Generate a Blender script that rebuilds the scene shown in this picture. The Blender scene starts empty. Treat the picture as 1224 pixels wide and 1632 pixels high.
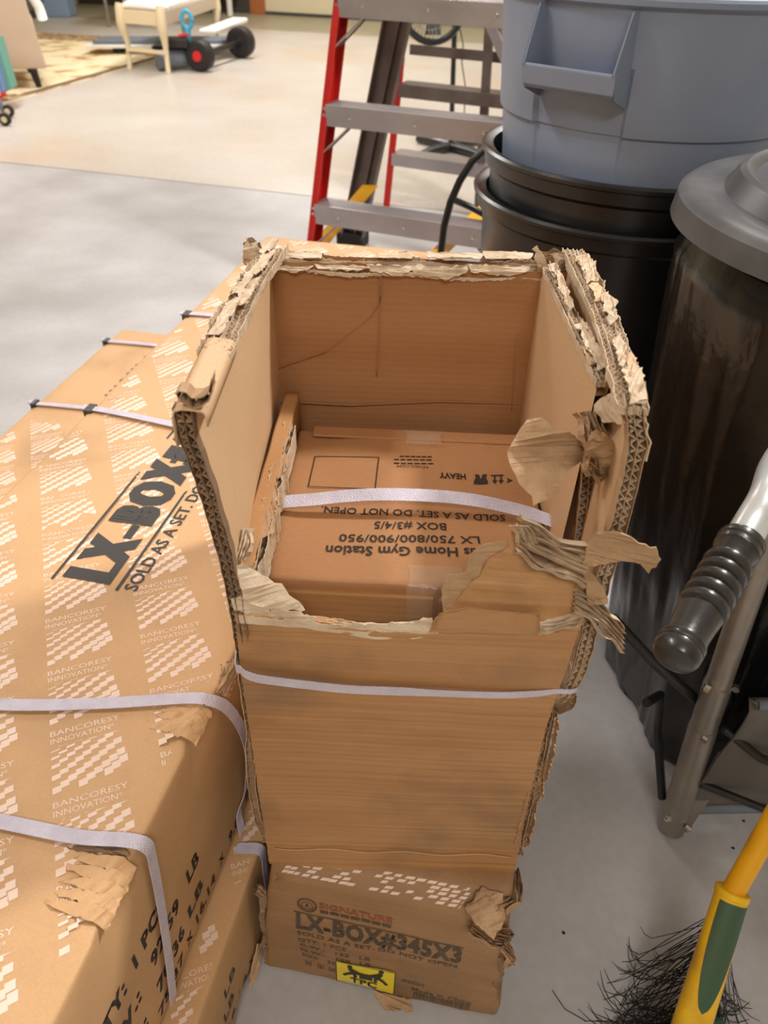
import bpy, math, random
from math import sin, cos, pi, radians, sqrt, atan2
from mathutils import Vector as V, noise, Matrix
from mathutils.geometry import tessellate_polygon

# ------------------------------------------------------------------ camera
SC = bpy.context.scene
COL = SC.collection
CH, FPX, PITCH, ROLL = 1.13, 1220.0, radians(38.3), radians(1.6)
_F = V((0, cos(PITCH), -sin(PITCH)))
_U0, _R0 = V((0, sin(PITCH), cos(PITCH))), V((1, 0, 0))
_R = _R0 * cos(ROLL) + _U0 * sin(ROLL)
_U = -_R0 * sin(ROLL) + _U0 * cos(ROLL)
cam_d = bpy.data.cameras.new('camera')
cam = bpy.data.objects.new('camera', cam_d)
COL.objects.link(cam)
m = Matrix((_R, _U, -_F)).transposed().to_4x4()
m.translation = V((0, 0, CH))
cam.matrix_world = m
cam_d.sensor_fit = 'VERTICAL'
cam_d.sensor_height = 36
cam_d.lens = FPX / 1632 * 36
cam_d.clip_start = .02
cam_d.dof.use_dof = True
cam_d.dof.focus_distance = .78
cam_d.dof.aperture_fstop = 8.0
SC.camera = cam

# ------------------------------------------------------------------ world, lamps, exposure
w = bpy.data.worlds.new('world')
SC.world = w
w.use_nodes = True
w.node_tree.nodes['Background'].inputs[0].default_value = (1.0, .95, .90, 1)
w.node_tree.nodes['Background'].inputs[1].default_value = .28


def area(name, loc, size, power, col, aim=(0, 0, -1)):
    d = bpy.data.lights.new(name, 'AREA')
    d.shape = 'RECTANGLE'
    d.size, d.size_y = size
    d.energy = power
    d.color = col
    o = bpy.data.objects.new(name, d)
    COL.objects.link(o)
    o.location = loc
    o.rotation_euler = V(aim).to_track_quat('-Z', 'Y').to_euler()
    return o


WARM = (1.0, .96, .92)
area('lamp_near_left', (-1.5, 1.2, 2.85), (.3, .8), 26, (1, .96, .93))
area('lamp_near_right', (1.6, 1.9, 2.85), (.3, .3), 82, (1, .96, .92))
area('lamp_behind', (.1, -1.5, 2.85), (1.2, .6), 34, (1, .95, .90))
area('lamp_far_a', (-2.2, 5.2, 3.0), (.6, 2.0), 78, WARM)
area('lamp_far_b', (-1.0, 8.6, 3.0), (.6, 2.0), 85, WARM)
area('lamp_far_c', (1.8, 5.8, 3.0), (.6, 2.0), 50, WARM)
SC.view_settings.view_transform = 'Standard'
SC.view_settings.look = 'None'
SC.view_settings.gamma = 1
SC.view_settings.use_curve_mapping = False
SC.view_settings.exposure = .35

# ------------------------------------------------------------------ pixel helpers


def ray(u, v):
    return _R * ((u - 612) / FPX) + _U * ((816 - v) / FPX) + _F


def atY(u, v, y):
    r = ray(u, v)
    t = y / r.y
    return V((r.x * t, y, CH + r.z * t))


def atZ(u, v, z=0):
    r = ray(u, v)
    t = (z - CH) / r.z
    return V((r.x * t, r.y * t, z))


def atX(u, v, x):
    r = ray(u, v)
    t = x / r.x
    return V((x, r.y * t, CH + r.z * t))


def atP(u, v, p, n):
    r = ray(u, v)
    n = V(n)
    t = (V(p) - V((0, 0, CH))).dot(n) / r.dot(n)
    return V((0, 0, CH)) + r * t


# ------------------------------------------------------------------ materials
MAT = {}


def srgb(r, g, b):
    return tuple(((c / 255) / 12.92 if c / 255 <= .04045 else ((c / 255 + .055) / 1.055) ** 2.4) for c in (r, g, b)) + (1,)


def mat(name, col, rough=.6, metal=0.0, col2=None, nscale=6, nstr=1.0, stretch=(1, 1, 1), bump=0, bscale=60, bstretch=None,
        dirt=None, dscale=4, damt=.5, alpha=1, coat=0, trans=0, spec=.5, wave=0, wscale=120, waxis='Z', fine=0):
    m = bpy.data.materials.new(name)
    m.use_nodes = True
    nt = m.node_tree
    b = nt.nodes['Principled BSDF']
    L = nt.links.new
    tc = nt.nodes.new('ShaderNodeTexCoord')

    def mapped(s):
        mp = nt.nodes.new('ShaderNodeMapping')
        mp.inputs['Scale'].default_value = s
        L(tc.outputs['Object'], mp.inputs[0])
        return mp.outputs[0]

    def nz(s, sc, det=5):
        n = nt.nodes.new('ShaderNodeTexNoise')
        n.inputs['Scale'].default_value = sc
        n.inputs['Detail'].default_value = det
        L(mapped(s), n.inputs['Vector'])
        return n.outputs['Fac']

    def mix(f, a, bb):
        x = nt.nodes.new('ShaderNodeMix')
        x.data_type = 'RGBA'
        for val, i in ((f, 0), (a, 6), (bb, 7)):
            if isinstance(val, (tuple, float, int)):
                x.inputs[i].default_value = val
            else:
                L(val, x.inputs[i])
        return x.outputs[2]

    def ramp(f, lo, hi):
        r = nt.nodes.new('ShaderNodeMapRange')
        r.inputs[1].default_value = lo
        r.inputs[2].default_value = hi
        L(f, r.inputs[0])
        return r.outputs[0]
    c = col
    if col2:
        c = mix(ramp(nz(stretch, nscale), .5 - .25 / nstr, .5 + .25 / nstr), col, col2)
    if fine:
        f = ramp(nz((stretch[0] * 1, stretch[1] * 1, stretch[2] * 1), fine, 3), .35, .65)
        cc = mix(f, (.93, .93, .93, 1), (1.05, 1.05, 1.05, 1))
        x = nt.nodes.new('ShaderNodeMix')
        x.data_type = 'RGBA'
        x.blend_type = 'MULTIPLY'
        x.inputs[0].default_value = .6
        if isinstance(c, tuple):
            x.inputs[6].default_value = c
        else:
            L(c, x.inputs[6])
        L(cc, x.inputs[7])
        c = x.outputs[2]
    if dirt:
        d = ramp(nz((1, 1, 1), dscale, 6), .52, .74)
        mu = nt.nodes.new('ShaderNodeMath')
        mu.operation = 'MULTIPLY'
        mu.inputs[1].default_value = damt
        L(d, mu.inputs[0])
        c = mix(mu.outputs[0], c, dirt)
    if isinstance(c, tuple):
        b.inputs['Base Color'].default_value = c
    else:
        L(c, b.inputs['Base Color'])
    b.inputs['Roughness'].default_value = rough
    b.inputs['Metallic'].default_value = metal
    b.inputs['Specular IOR Level'].default_value = spec
    b.inputs['Coat Weight'].default_value = coat
    b.inputs['Transmission Weight'].default_value = trans
    b.inputs['Alpha'].default_value = alpha
    h = None
    if bump:
        bp = nt.nodes.new('ShaderNodeBump')
        bp.inputs['Strength'].default_value = bump
        bp.inputs['Distance'].default_value = .004
        L(nz(bstretch or (1, 1, 1), bscale, 4), bp.inputs['Height'])
        h = bp
    if wave:
        wv = nt.nodes.new('ShaderNodeTexWave')
        wv.bands_direction = waxis
        wv.inputs['Scale'].default_value = wscale
        wv.inputs['Distortion'].default_value = 1.5
        wv.inputs['Detail'].default_value = 1
        wv.inputs['Detail Scale'].default_value = .3
        L(mapped((1, 1, 1)), wv.inputs['Vector'])
        b2 = nt.nodes.new('ShaderNodeBump')
        b2.inputs['Strength'].default_value = wave
        b2.inputs['Distance'].default_value = .001
        L(wv.outputs['Fac'], b2.inputs['Height'])
        if h:
            L(h.outputs[0], b2.inputs['Normal'])
        h = b2
    if h:
        L(h.outputs[0], b.inputs['Normal'])
    MAT[name] = m
    return m


KR, KR2 = srgb(214, 172, 126), srgb(204, 160, 113)
mat('kraft', KR, .62, col2=KR2, nscale=5, fine=420, bump=.25, bscale=14, dirt=srgb(140, 112, 84), dscale=5, damt=.35)
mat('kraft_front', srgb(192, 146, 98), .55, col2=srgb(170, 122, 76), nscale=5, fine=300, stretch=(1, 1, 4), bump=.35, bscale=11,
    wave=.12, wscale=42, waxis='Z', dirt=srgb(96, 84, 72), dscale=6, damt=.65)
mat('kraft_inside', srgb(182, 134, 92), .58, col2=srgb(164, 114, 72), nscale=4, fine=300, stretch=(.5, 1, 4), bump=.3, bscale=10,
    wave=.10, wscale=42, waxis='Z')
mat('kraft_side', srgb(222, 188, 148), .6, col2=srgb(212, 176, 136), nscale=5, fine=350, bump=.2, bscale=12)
mat('kraft_old', srgb(168, 130, 90), .6, col2=srgb(146, 110, 76), nscale=9, fine=300, stretch=(1, 1, 3), bump=.7, bscale=18,
    wave=.2, wscale=42, waxis='Z', dirt=srgb(95, 82, 68), dscale=9, damt=.5)
mat('torn_paper', srgb(228, 210, 186), .85, col2=srgb(196, 170, 140), nscale=38, fine=500, bump=.6, bscale=90)
mat('torn_brown', srgb(196, 162, 126), .8, col2=srgb(168, 134, 100), nscale=30, fine=400, bump=.6, bscale=70)
mat('core', srgb(150, 124, 98), .9, col2=srgb(118, 92, 70), nscale=40)
mat('black_ink', srgb(48, 42, 38), .55)
mat('faded_ink', srgb(74, 64, 54), .6, col2=srgb(96, 80, 62), nscale=60)
mat('red_ink', srgb(150, 72, 52), .6, col2=srgb(160, 92, 66), nscale=60)
mat('pale_ink', srgb(244, 220, 206), .6, col2=srgb(236, 206, 184), nscale=40)
mat('yellow_label', srgb(238, 214, 40), .35)
mat('strap_plastic', srgb(226, 220, 236), .32, col2=srgb(205, 198, 216), nscale=50, bump=.5, bscale=700, bstretch=(1, 1, 1))
mat('clear_tape', srgb(215, 195, 170), .12, alpha=.22, bump=.8, bscale=60)
mat('floor_near', srgb(196, 194, 196), .42, col2=srgb(168, 165, 165), nscale=3.2, fine=60, dirt=srgb(128, 123, 120), dscale=1.4, damt=.5, bump=.12, bscale=20)
mat('floor_far', srgb(206, 200, 194), .36, col2=srgb(192, 182, 170), nscale=1.5, fine=30, dirt=srgb(190, 150, 110), dscale=.8, damt=.5, bump=.08, bscale=9)
mat('floor_back', srgb(170, 162, 138), .45, col2=srgb(155, 146, 122), nscale=1.5)
mat('joint', srgb(110, 92, 70), .9)
mat('wall_paint', srgb(226, 214, 180), .7)
mat('ceiling_paint', srgb(222, 216, 204), .8)
mat('base_dark', srgb(70, 66, 62), .6)
mat('wood_trim', srgb(176, 104, 58), .5)
mat('grey_plastic', srgb(146, 158, 182), .45, col2=srgb(134, 146, 170), nscale=7, bump=.12, bscale=40, dirt=srgb(150, 146, 138), dscale=9, damt=.25)
mat('black_plastic', srgb(40, 40, 42), .3, col2=srgb(32, 32, 34), nscale=9, bump=.05, bscale=30)
mat('lid_plastic', srgb(92, 92, 94), .38, col2=srgb(72, 72, 75), nscale=9, dirt=srgb(140, 138, 134), dscale=7, damt=.35, bump=.15, bscale=12)
mat('bag_film', srgb(12, 12, 14), .2, bump=1.0, bscale=16, bstretch=(1, 1, .6), spec=.6)
mat('steel_tube', srgb(158, 150, 142), .38, metal=.6, col2=srgb(138, 130, 122), nscale=20, bump=.1, bscale=50)
mat('alu', srgb(188, 182, 184), .34, metal=.7, col2=srgb(165, 158, 160), nscale=12, stretch=(.3, 1, 1))
mat('bright_alu', srgb(214, 218, 220), .28, metal=.55, bump=.08, bscale=80)
mat('dark_alu', srgb(122, 110, 104), .45, metal=.45, col2=srgb(100, 88, 82), nscale=14)
mat('grip_rubber', srgb(44, 43, 43), .3, bump=.12, bscale=90, coat=.2)
mat('red_rail', srgb(186, 30, 24), .38, bump=.1, bscale=60)
mat('yellow_plastic', srgb(238, 176, 20), .42, col2=srgb(226, 160, 18), nscale=20)
mat('broom_yellow', srgb(246, 200, 30), .4, col2=srgb(232, 176, 30), nscale=14, dirt=srgb(150, 96, 50), dscale=22, damt=.5)
mat('broom_green', srgb(44, 92, 68), .5, col2=srgb(70, 84, 62), nscale=12)
mat('bristle', srgb(26, 24, 24), .5)
mat('black_metal', srgb(28, 27, 28), .4)
mat('chrome', srgb(210, 208, 204), .2, metal=1)
mat('grey_cloth', srgb(112, 108, 104), .8, col2=srgb(94, 90, 86), nscale=5)
mat('beige_cloth', srgb(204, 182, 158), .85, col2=srgb(196, 174, 150), nscale=5)
mat('cream_wood', srgb(232, 214, 178), .5)
mat('white_cloth', srgb(245, 242, 238), .8)
mat('taupe_cloth', srgb(196, 178, 156), .85)
mat('teal', srgb(98, 148, 132), .6)
mat('blue_grey', srgb(104, 128, 168), .6)
mat('sky_blue', srgb(70, 168, 208), .4)
mat('red', srgb(212, 36, 40), .45)
mat('rubber', srgb(34, 30, 30), .6)
mat('slate', srgb(112, 120, 132), .55)
mat('blue_bin', srgb(138, 158, 184), .5)
mat('white_paint', srgb(240, 238, 232), .45)

# rug: cream field with red-brown border
mr = bpy.data.materials.new('rug_pile')
mr.use_nodes = True
nt = mr.node_tree
tc = nt.nodes.new('ShaderNodeTexCoord')
n1 = nt.nodes.new('ShaderNodeTexNoise'); n1.inputs['Scale'].default_value = 4.5; n1.inputs['Detail'].default_value = 6
nt.links.new(tc.outputs['Object'], n1.inputs['Vector'])
cr_ = nt.nodes.new('ShaderNodeValToRGB')
cr_.color_ramp.elements[0].position = .36; cr_.color_ramp.elements[0].color = srgb(188, 140, 92)
cr_.color_ramp.elements[1].position = .5; cr_.color_ramp.elements[1].color = srgb(236, 222, 186)
e = cr_.color_ramp.elements.new(.43); e.color = srgb(222, 198, 150)
nt.links.new(n1.outputs['Fac'], cr_.inputs[0])
nt.links.new(cr_.outputs[0], nt.nodes['Principled BSDF'].inputs['Base Color'])
nt.nodes['Principled BSDF'].inputs['Roughness'].default_value = .95
MAT['rug_pile'] = mr
mat('rug_border', srgb(120, 70, 44), .95, col2=srgb(206, 186, 140), nscale=16, nstr=2.5)

# ------------------------------------------------------------------ mesh builder


class MB:
    def __init__(s):
        s.v, s.f = [], []

    def add(s, vs, fs):
        o = len(s.v)
        s.v += [tuple(p) for p in vs]
        s.f += [tuple(i + o for i in f) for f in fs]
        return s

    def box(s, lo, hi, fr=None):
        x0, y0, z0 = lo
        x1, y1, z1 = hi
        vs = [V(p) for p in ((x0, y0, z0), (x1, y0, z0), (x1, y1, z0), (x0, y1, z0), (x0, y0, z1), (x1, y0, z1), (x1, y1, z1), (x0, y1, z1))]
        if fr:
            vs = [fr @ p for p in vs]
        return s.add(vs, [(0, 3, 2, 1), (4, 5, 6, 7), (0, 1, 5, 4), (1, 2, 6, 5), (2, 3, 7, 6), (3, 0, 4, 7)])

    def beam(s, a, b, wv, hv):
        """box from a to b with half-vectors wv and hv"""
        a, b, wv, hv = V(a), V(b), V(wv), V(hv)
        vs = [p + i * wv + j * hv for p in (a, b) for i, j in ((-1, -1), (1, -1), (1, 1), (-1, 1))]
        return s.add(vs, [(0, 1, 2, 3), (7, 6, 5, 4), (0, 4, 5, 1), (1, 5, 6, 2), (2, 6, 7, 3), (3, 7, 4, 0)])

    def tube(s, path, r, n=12, cap=True, flat=None):
        path = [V(p) for p in path]
        k = len(path)
        rs = r if isinstance(r, (list, tuple)) else [r] * k
        rings = []
        up = None
        for i, p in enumerate(path):
            t = (path[min(i + 1, k - 1)] - path[max(i - 1, 0)]).normalized()
            if up is None:
                up = V((0, 0, 1)) if abs(t.z) < .9 else V((1, 0, 0))
            a = t.cross(up).normalized()
            up = a.cross(t).normalized()
            fa = flat or 1
            rings.append([p + a * (cos(2 * pi * j / n) * rs[i]) + up * (sin(2 * pi * j / n) * rs[i] * fa) for j in range(n)])
        vs = [p for q in rings for p in q]
        fs = [(i * n + j, i * n + (j + 1) % n, (i + 1) * n + (j + 1) % n, (i + 1) * n + j) for i in range(k - 1) for j in range(n)]
        if cap:
            fs += [tuple(range(n)), tuple((k - 1) * n + j for j in reversed(range(n)))]
        return s.add(vs, fs)

    def lathe(s, prof, c=(0, 0, 0), n=64, fn=None, close=False):
        c = V(c)
        k = len(prof)
        vs = []
        for i in range(n):
            a = 2 * pi * i / n
            for r, z in prof:
                if fn:
                    r, z = fn(a, r, z)
                vs.append(c + V((r * cos(a), r * sin(a), z)))
        fs = []
        for i in range(n):
            j = (i + 1) % n
            for q in range(k - 1):
                fs.append((i * k + q, j * k + q, j * k + q + 1, i * k + q + 1))
        return s.add(vs, fs)

    def grid(s, pts):
        """pts[i][j] sheet"""
        k = len(pts[0])
        return s.add([p for r in pts for p in r], [(i * k + j, i * k + j + 1, (i + 1) * k + j + 1, (i + 1) * k + j)
                                                   for i in range(len(pts) - 1) for j in range(k - 1)])

    def ribbon(s, path, wv, th=.0006, tv=None):
        """flat band along path, half-width vector wv (one or one per point), thickness along tv"""
        path = [V(p) for p in path]
        k = len(path)
        ws = [V(q) for q in wv] if isinstance(wv, list) else [V(wv)] * k
        A, B, C, D = [], [], [], []
        for i, p in enumerate(path):
            t = path[min(i + 1, k - 1)] - path[max(i - 1, 0)]
            nn = (V(tv) if tv else t.cross(ws[i])).normalized() * th / 2
            A.append(p - ws[i] + nn); B.append(p + ws[i] + nn); C.append(p + ws[i] - nn); D.append(p - ws[i] - nn)
        vs = []
        for i in range(k):
            vs += [A[i], B[i], C[i], D[i]]
        fs = [(4 * i + j, 4 * i + (j + 1) % 4, 4 * i + 4 + (j + 1) % 4, 4 * i + 4 + j) for i in range(k - 1) for j in range(4)]
        fs += [(3, 2, 1, 0), tuple(4 * (k - 1) + j for j in range(4))]
        return s.add(vs, fs)

    def text(s, body, p0, right, up, width, height, bold=0.0, lift=None, keep=None, sh=0):
        """flat lettering: left end of the baseline at p0, fitted to width and cap height"""
        vs, fs = glyphs(body, bold)
        if not vs:
            return s
        x0 = min(p[0] for p in vs); x1 = max(p[0] for p in vs)
        y1 = CAP[0]
        right, up, p0 = V(right).normalized(), V(up).normalized(), V(p0)
        nrm = right.cross(up).normalized() * (lift if lift is not None else .0004)
        pts = [p0 + right * ((p[0] - x0) / (x1 - x0) * width) + up * (p[1] / y1 * height) + nrm for p in vs]
        if keep:
            fs = [f for f in fs if all(keep(pts[i]) for i in f)]
        return s.add(pts, fs)

    def conform(s, body, d, off=.0005):
        """press the flat lettering onto the body's real surface along direction d"""
        from mathutils.bvhtree import BVHTree
        W = world_of(body.parent) if body.parent else Matrix()
        bv = BVHTree.FromPolygons([W @ v.co for v in body.data.vertices], [tuple(p.vertices) for p in body.data.polygons])
        d = V(d).normalized()
        out = []
        for p in s.v:
            h = bv.ray_cast(V(p) - d * .05, d, .12)
            out.append(tuple(h[0] - d * off) if h[0] is not None else p)
        s.v = out
        return s

    def build(s, name, m, parent=None, smooth=False, solid=0, bevel=0, local=True):
        me = bpy.data.meshes.new(name)
        inv = None
        vs = s.v
        if parent is not None:
            inv = world_of(parent).inverted()
            vs = [inv @ V(p) for p in vs]
        me.from_pydata([tuple(p) for p in vs], [], s.f)
        me.validate()
        me.update()
        o = bpy.data.objects.new(name, me)
        COL.objects.link(o)
        me.materials.append(MAT[m] if isinstance(m, str) else m)
        if parent is not None:
            o.parent = parent
        if smooth:
            for p in me.polygons:
                p.use_smooth = True
            if smooth != 'all':
                me.set_sharp_from_angle(angle=radians(35 if smooth is True else smooth))
        if solid:
            q = o.modifiers.new('s', 'SOLIDIFY'); q.thickness = solid; q.offset = 0
        if bevel:
            q = o.modifiers.new('b', 'BEVEL'); q.width = bevel; q.segments = 2; q.limit_method = 'ANGLE'
        return o


GC = {}
CAP = [1.0]


def glyphs(body, bold):
    k = (body, bold)
    if k not in GC:
        cu = bpy.data.curves.new('t', 'FONT')
        cu.body = body
        cu.size = 1
        heavy = max(0, bold - .02)
        cu.offset = min(bold, .02)
        cu.space_character = 1 + heavy * 3
        cu.resolution_u = 2
        ob = bpy.data.objects.new('t', cu)
        COL.objects.link(ob)
        dg = bpy.context.evaluated_depsgraph_get()
        me = bpy.data.meshes.new_from_object(ob.evaluated_get(dg))
        GC[k] = ([tuple(v.co) for v in me.vertices], [tuple(p.vertices) for p in me.polygons])
        bpy.data.objects.remove(ob); bpy.data.curves.remove(cu); bpy.data.meshes.remove(me)
        if heavy:      # heavy face: the same outline set down three times side by side
            a, b = GC[k]
            vs, fs = [], []
            for dx in (-heavy, 0, heavy):
                o = len(vs)
                vs += [(p[0] + dx, p[1], p[2]) for p in a]
                fs += [tuple(i + o for i in f) for f in b]
            GC[k] = (vs, fs)
    return GC[k]


_h = glyphs('H', 0)[0]
CAP[0] = max(p[1] for p in _h)


def world_of(o):
    m = Matrix.LocRotScale(o.location, o.rotation_euler, None)
    return (world_of(o.parent) @ m) if o.parent else m


def thing(name, label, cat, loc=(0, 0, 0), rz=0, group=None):
    o = bpy.data.objects.new(name, None)
    COL.objects.link(o)
    o.empty_display_size = .1
    o.location = loc
    o.rotation_euler = (0, 0, rz)
    o['label'] = label
    o['category'] = cat
    if group:
        o['group'] = group
    return o


def tag(o, label, cat, group=None):
    o['label'] = label; o['category'] = cat
    if group:
        o['group'] = group
    return o


def struct(o):
    o['kind'] = 'structure'
    return o


def fnoise(p, sc, seed=0):
    return noise.noise(V(p) * sc + V((seed * 7.3, seed * 3.1, seed * 1.7)))


def jag(t, seed, a=.004, b=.0015):
    """torn-edge profile: slow wander + small teeth"""
    return a * (noise.noise(V((t * 14, seed, .3))) + .5 * noise.noise(V((t * 45, seed, 5.1)))) + b * noise.noise(V((t * 220, seed, 9)))


def soft_box(mb, lo, hi, r=.006, step=.03, amp=.002, nsc=8, seed=1, dents=(), fn=None):
    """carton skin: subdivided box with rounded edges, slight warp and dents"""
    def ticks(a, b):
        n = max(2, int((b - a) / step))
        t = [a, a + r * .35, a + r] + [a + (b - a) * i / n for i in range(1, n)] + [b - r, b - r * .35, b]
        return sorted(set(round(q, 5) for q in t))
    T = [ticks(lo[i], hi[i]) for i in range(3)]
    idx = {}
    vs, fs = [], []

    def vid(p):
        k = tuple(p)
        if k not in idx:
            idx[k] = len(vs)
            q = V([min(max(p[i], lo[i] + r), hi[i] - r) for i in range(3)])
            d = V(p) - q
            if d.length > r:
                d = d.normalized() * r
            P = q + d
            c = V([(lo[i] + hi[i]) / 2 for i in range(3)])
            P = P + (P - c).normalized() * amp * (fnoise(P, nsc, seed) + .6 * fnoise(P, nsc * 3, seed + 5))
            for (dc, dr, dv) in dents:
                dd = (P - V(dc)).length / dr
                if dd < 1:
                    P = P + V(dv) * (1 - dd * dd) ** 2 * (1 + .8 * fnoise(P, 90, seed))
            if fn:
                P = fn(P)
            vs.append(P)
        return idx[k]
    for ax in range(3):
        a, b = [(1, 2), (2, 0), (0, 1)][ax]
        for side in (0, 1):
            c = (lo, hi)[side][ax]
            for i in range(len(T[a]) - 1):
                for j in range(len(T[b]) - 1):
                    q = []
                    for (ii, jj) in ((i, j), (i + 1, j), (i + 1, j + 1), (i, j + 1)):
                        p = [0, 0, 0]
                        p[ax] = round(c, 5); p[a] = T[a][ii]; p[b] = T[b][jj]
                        q.append(vid(p))
                    fs.append(tuple(q if side else q[::-1]))
    return mb.add(vs, fs)


def sheet(outline, thick=.0008, crumple=.002, nsc=30, seed=1, cuts=3, jagged=.0012, ripple=None, nrm=None):
    """a torn piece of board: 3-D outline, jagged rim, filled, subdivided and crumpled; returns verts, faces of a closed shell"""
    import bmesh
    pts = []
    k = len(outline)
    for i in range(k):
        a, b = V(outline[i]), V(outline[(i + 1) % k])
        n = max(1, int((b - a).length / .004))
        for j in range(n):
            p = a.lerp(b, j / n)
            jj = jagged if not isinstance(jagged, (list, tuple)) else jagged[i]
            pts.append(p + V((fnoise(p, 260, seed), fnoise(p, 260, seed + 3), fnoise(p, 260, seed + 6))) * jj * (1.6 if j else 1))
    tri = tessellate_polygon([pts])
    bm = bmesh.new()
    bv = [bm.verts.new(p) for p in pts]
    for t in tri:
        try:
            bm.faces.new([bv[i] for i in t])
        except ValueError:
            pass
    for _ in range(cuts):
        es = [e for e in bm.edges if e.calc_length() > .008]
        if not es:
            break
        bmesh.ops.subdivide_edges(bm, edges=es, cuts=1, use_grid_fill=False)
        bmesh.ops.triangulate(bm, faces=bm.faces[:])
    bm.normal_update()
    nn = V(nrm).normalized() if nrm else sum((f.normal * f.calc_area() for f in bm.faces), V()).normalized()
    for v in bm.verts:
        p = v.co.copy()
        d = crumple * (fnoise(p, nsc, seed) + .5 * fnoise(p, nsc * 2.7, seed + 9))
        if ripple:
            ax, pitch, amp = ripple
            d += amp * sin(p.dot(V(ax).normalized()) / pitch * 2 * pi)
        v.co = p + nn * d
    bm.verts.index_update()
    nv = len(bm.verts)
    vs = [v.co + nn * thick / 2 for v in bm.verts] + [v.co - nn * thick / 2 for v in bm.verts]
    fs = []
    for f in bm.faces:
        q = [v.index for v in f.verts]
        if f.normal.dot(nn) < 0:
            q = q[::-1]
        fs.append(tuple(q))
        fs.append(tuple(i + nv for i in reversed(q)))
    for e in bm.edges:
        if len(e.link_faces) == 1:
            a, b = e.verts[0].index, e.verts[1].index
            fs.append((a, b, b + nv, a + nv))
    bm.free()
    return vs, fs


def resample(path, step):
    path = [V(p) for p in path]
    out = [path[0]]
    for a, b in zip(path, path[1:]):
        n = max(1, int((b - a).length / step))
        out += [a.lerp(b, i / n) for i in range(1, n + 1)]
    return out


def edge_core(path, across, inward, th, depth, seed=0, walls=2, rag=.004, pitch=.006, curl=.0, stair=None):
    """cut edge of corrugated board: liners with zigzag flutes between. Returns (liner MB, flute MB)."""
    A, I = V(across).normalized(), V(inward).normalized()
    L, Fm = MB(), MB()
    P = resample(path, .0016)
    s = [0]
    for a, b in zip(P, P[1:]):
        s.append(s[-1] + (b - a).length)
    # liners
    for k in range(walls + 1):
        off = (k / walls - .5) * th
        top, bot = [], []
        for p, t in zip(P, s):
            j = jag(t, seed + k * 3.7, rag, rag * .5) + (stair[k] if stair else 0)
            q = p + A * (off + .0012 * noise.noise(V((t * 60, k, seed))) + curl * max(0, j) * (k - walls / 2) * 3)
            top.append(q - I * j)
            bot.append(q + I * depth)
        L.grid([top, [a.lerp(b, .35) for a, b in zip(top, bot)], bot])
    # flutes
    for k in range(walls):
        lo = (k / walls - .5) * th
        hi = ((k + 1) / walls - .5) * th
        n = max(2, int(s[-1] / (pitch / 2)))
        a, b = [], []
        for i in range(n + 1):
            t = s[-1] * i / n
            q = P[max(0, min(len(P) - 1, int(i / n * (len(P) - 1) + .9 * noise.noise(V((i * .61, k, seed))))))]
            c = (lo if i % 2 else hi)
            c = (lo + hi) / 2 + (c - (lo + hi) / 2) * (.82 + .35 * noise.noise(V((i * .37, k + 7, seed))))
            j = jag(t, seed + 20 + k, rag * .8, rag * .6) - .002 + (stair[k] if stair else 0)
            p = q + A * (c + .0008 * noise.noise(V((t * 90, k + 4, seed))))
            a.append(p - I * j); b.append(p + I * depth)
        Fm.grid([a, b])
    return L, Fm


def crumple_clump(mb, path, r, seed, layers=6, up=(0, 0, 1), side=None, fold=.006):
    """bundle of folded torn board layers following path: stacked wavy ribbons"""
    P = resample(path, .004)
    n = len(P)
    T = (P[-1] - P[0]).normalized()
    upv = V(up)
    sd = (V(side) if side else T.cross(upv)).normalized()
    for k in range(layers):
        c = (k / max(1, layers - 1) - .5) * 2 * r
        rows = [[], [], []]
        for i, p in enumerate(P):
            t = i / (n - 1)
            env = .75 + .5 * noise.noise(V((t * 3, k * 1.3, seed)))
            hh = fold * (1.1 + .9 * noise.noise(V((t * 7, k * 2.1, seed + 4)))) * env
            base = p + sd * (c * env) + upv * (.004 * noise.noise(V((t * 5, k, seed + 8))))
            w = r / layers * 1.15
            j1 = .002 * noise.noise(V((t * 22, k, seed + 2)))
            rows[0].append(base - sd * w * .6 + upv * (-hh * .6 + j1))
            rows[1].append(base + upv * (hh * .7 + j1 * 1.5))
            rows[2].append(base + sd * w * .9 + upv * (-hh * .7 - j1))
        mb.grid(rows)
    return mb

# ================================================================== STRUCTURE
RA = -radians(15)
RM = Matrix.Rotation(RA, 4, 'Z')


def rm(u, v, z=0):
    return RM @ V((u, v, z))


fl = struct(MB().box((-7.6, -3.1, -.14), (5.1, 11.1, -.012), RM).build('floor', 'joint'))
for (v0, v1, mm) in ((-3, 3.695, 'floor_near'), (3.705, 9.55, 'floor_far'), (9.56, 11, 'floor_back')):
    MB().box((-7.5, v0, -.0125), (5, v1, 0), RM).build('slab', mm, fl)
struct(MB().box((-7.6, 11, 0), (5.1, 11.12, 3.3), RM).build('wall_back', 'wall_paint'))
struct(MB().box((-7.62, -3.1, 0), (-7.5, 11.12, 3.3), RM).build('wall_left', 'wall_paint'))
struct(MB().box((5, -3.1, 0), (5.12, 11.12, 3.3), RM).build('wall_right', 'wall_paint'))
struct(MB().box((-7.6, -3.12, 0), (5.1, -3, 3.3), RM).build('wall_front', 'wall_paint'))
struct(MB().box((-7.6, -3.1, 3.3), (5.1, 11.1, 3.4), RM).build('ceiling', 'ceiling_paint'))
struct(MB().box((-4.72, 10.975, 0), (5, 11, .035), RM).build('baseboard_back', 'base_dark'))
struct(MB().box((-7.5, 10.98, 0), (-4.93, 11, .42), RM).build('baseboard_dark', 'base_dark'))
struct(MB().box((-4.93, 10.95, 0), (-4.73, 11, 2.2), RM).build('trim_1', 'wood_trim', bevel=.004))

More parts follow.
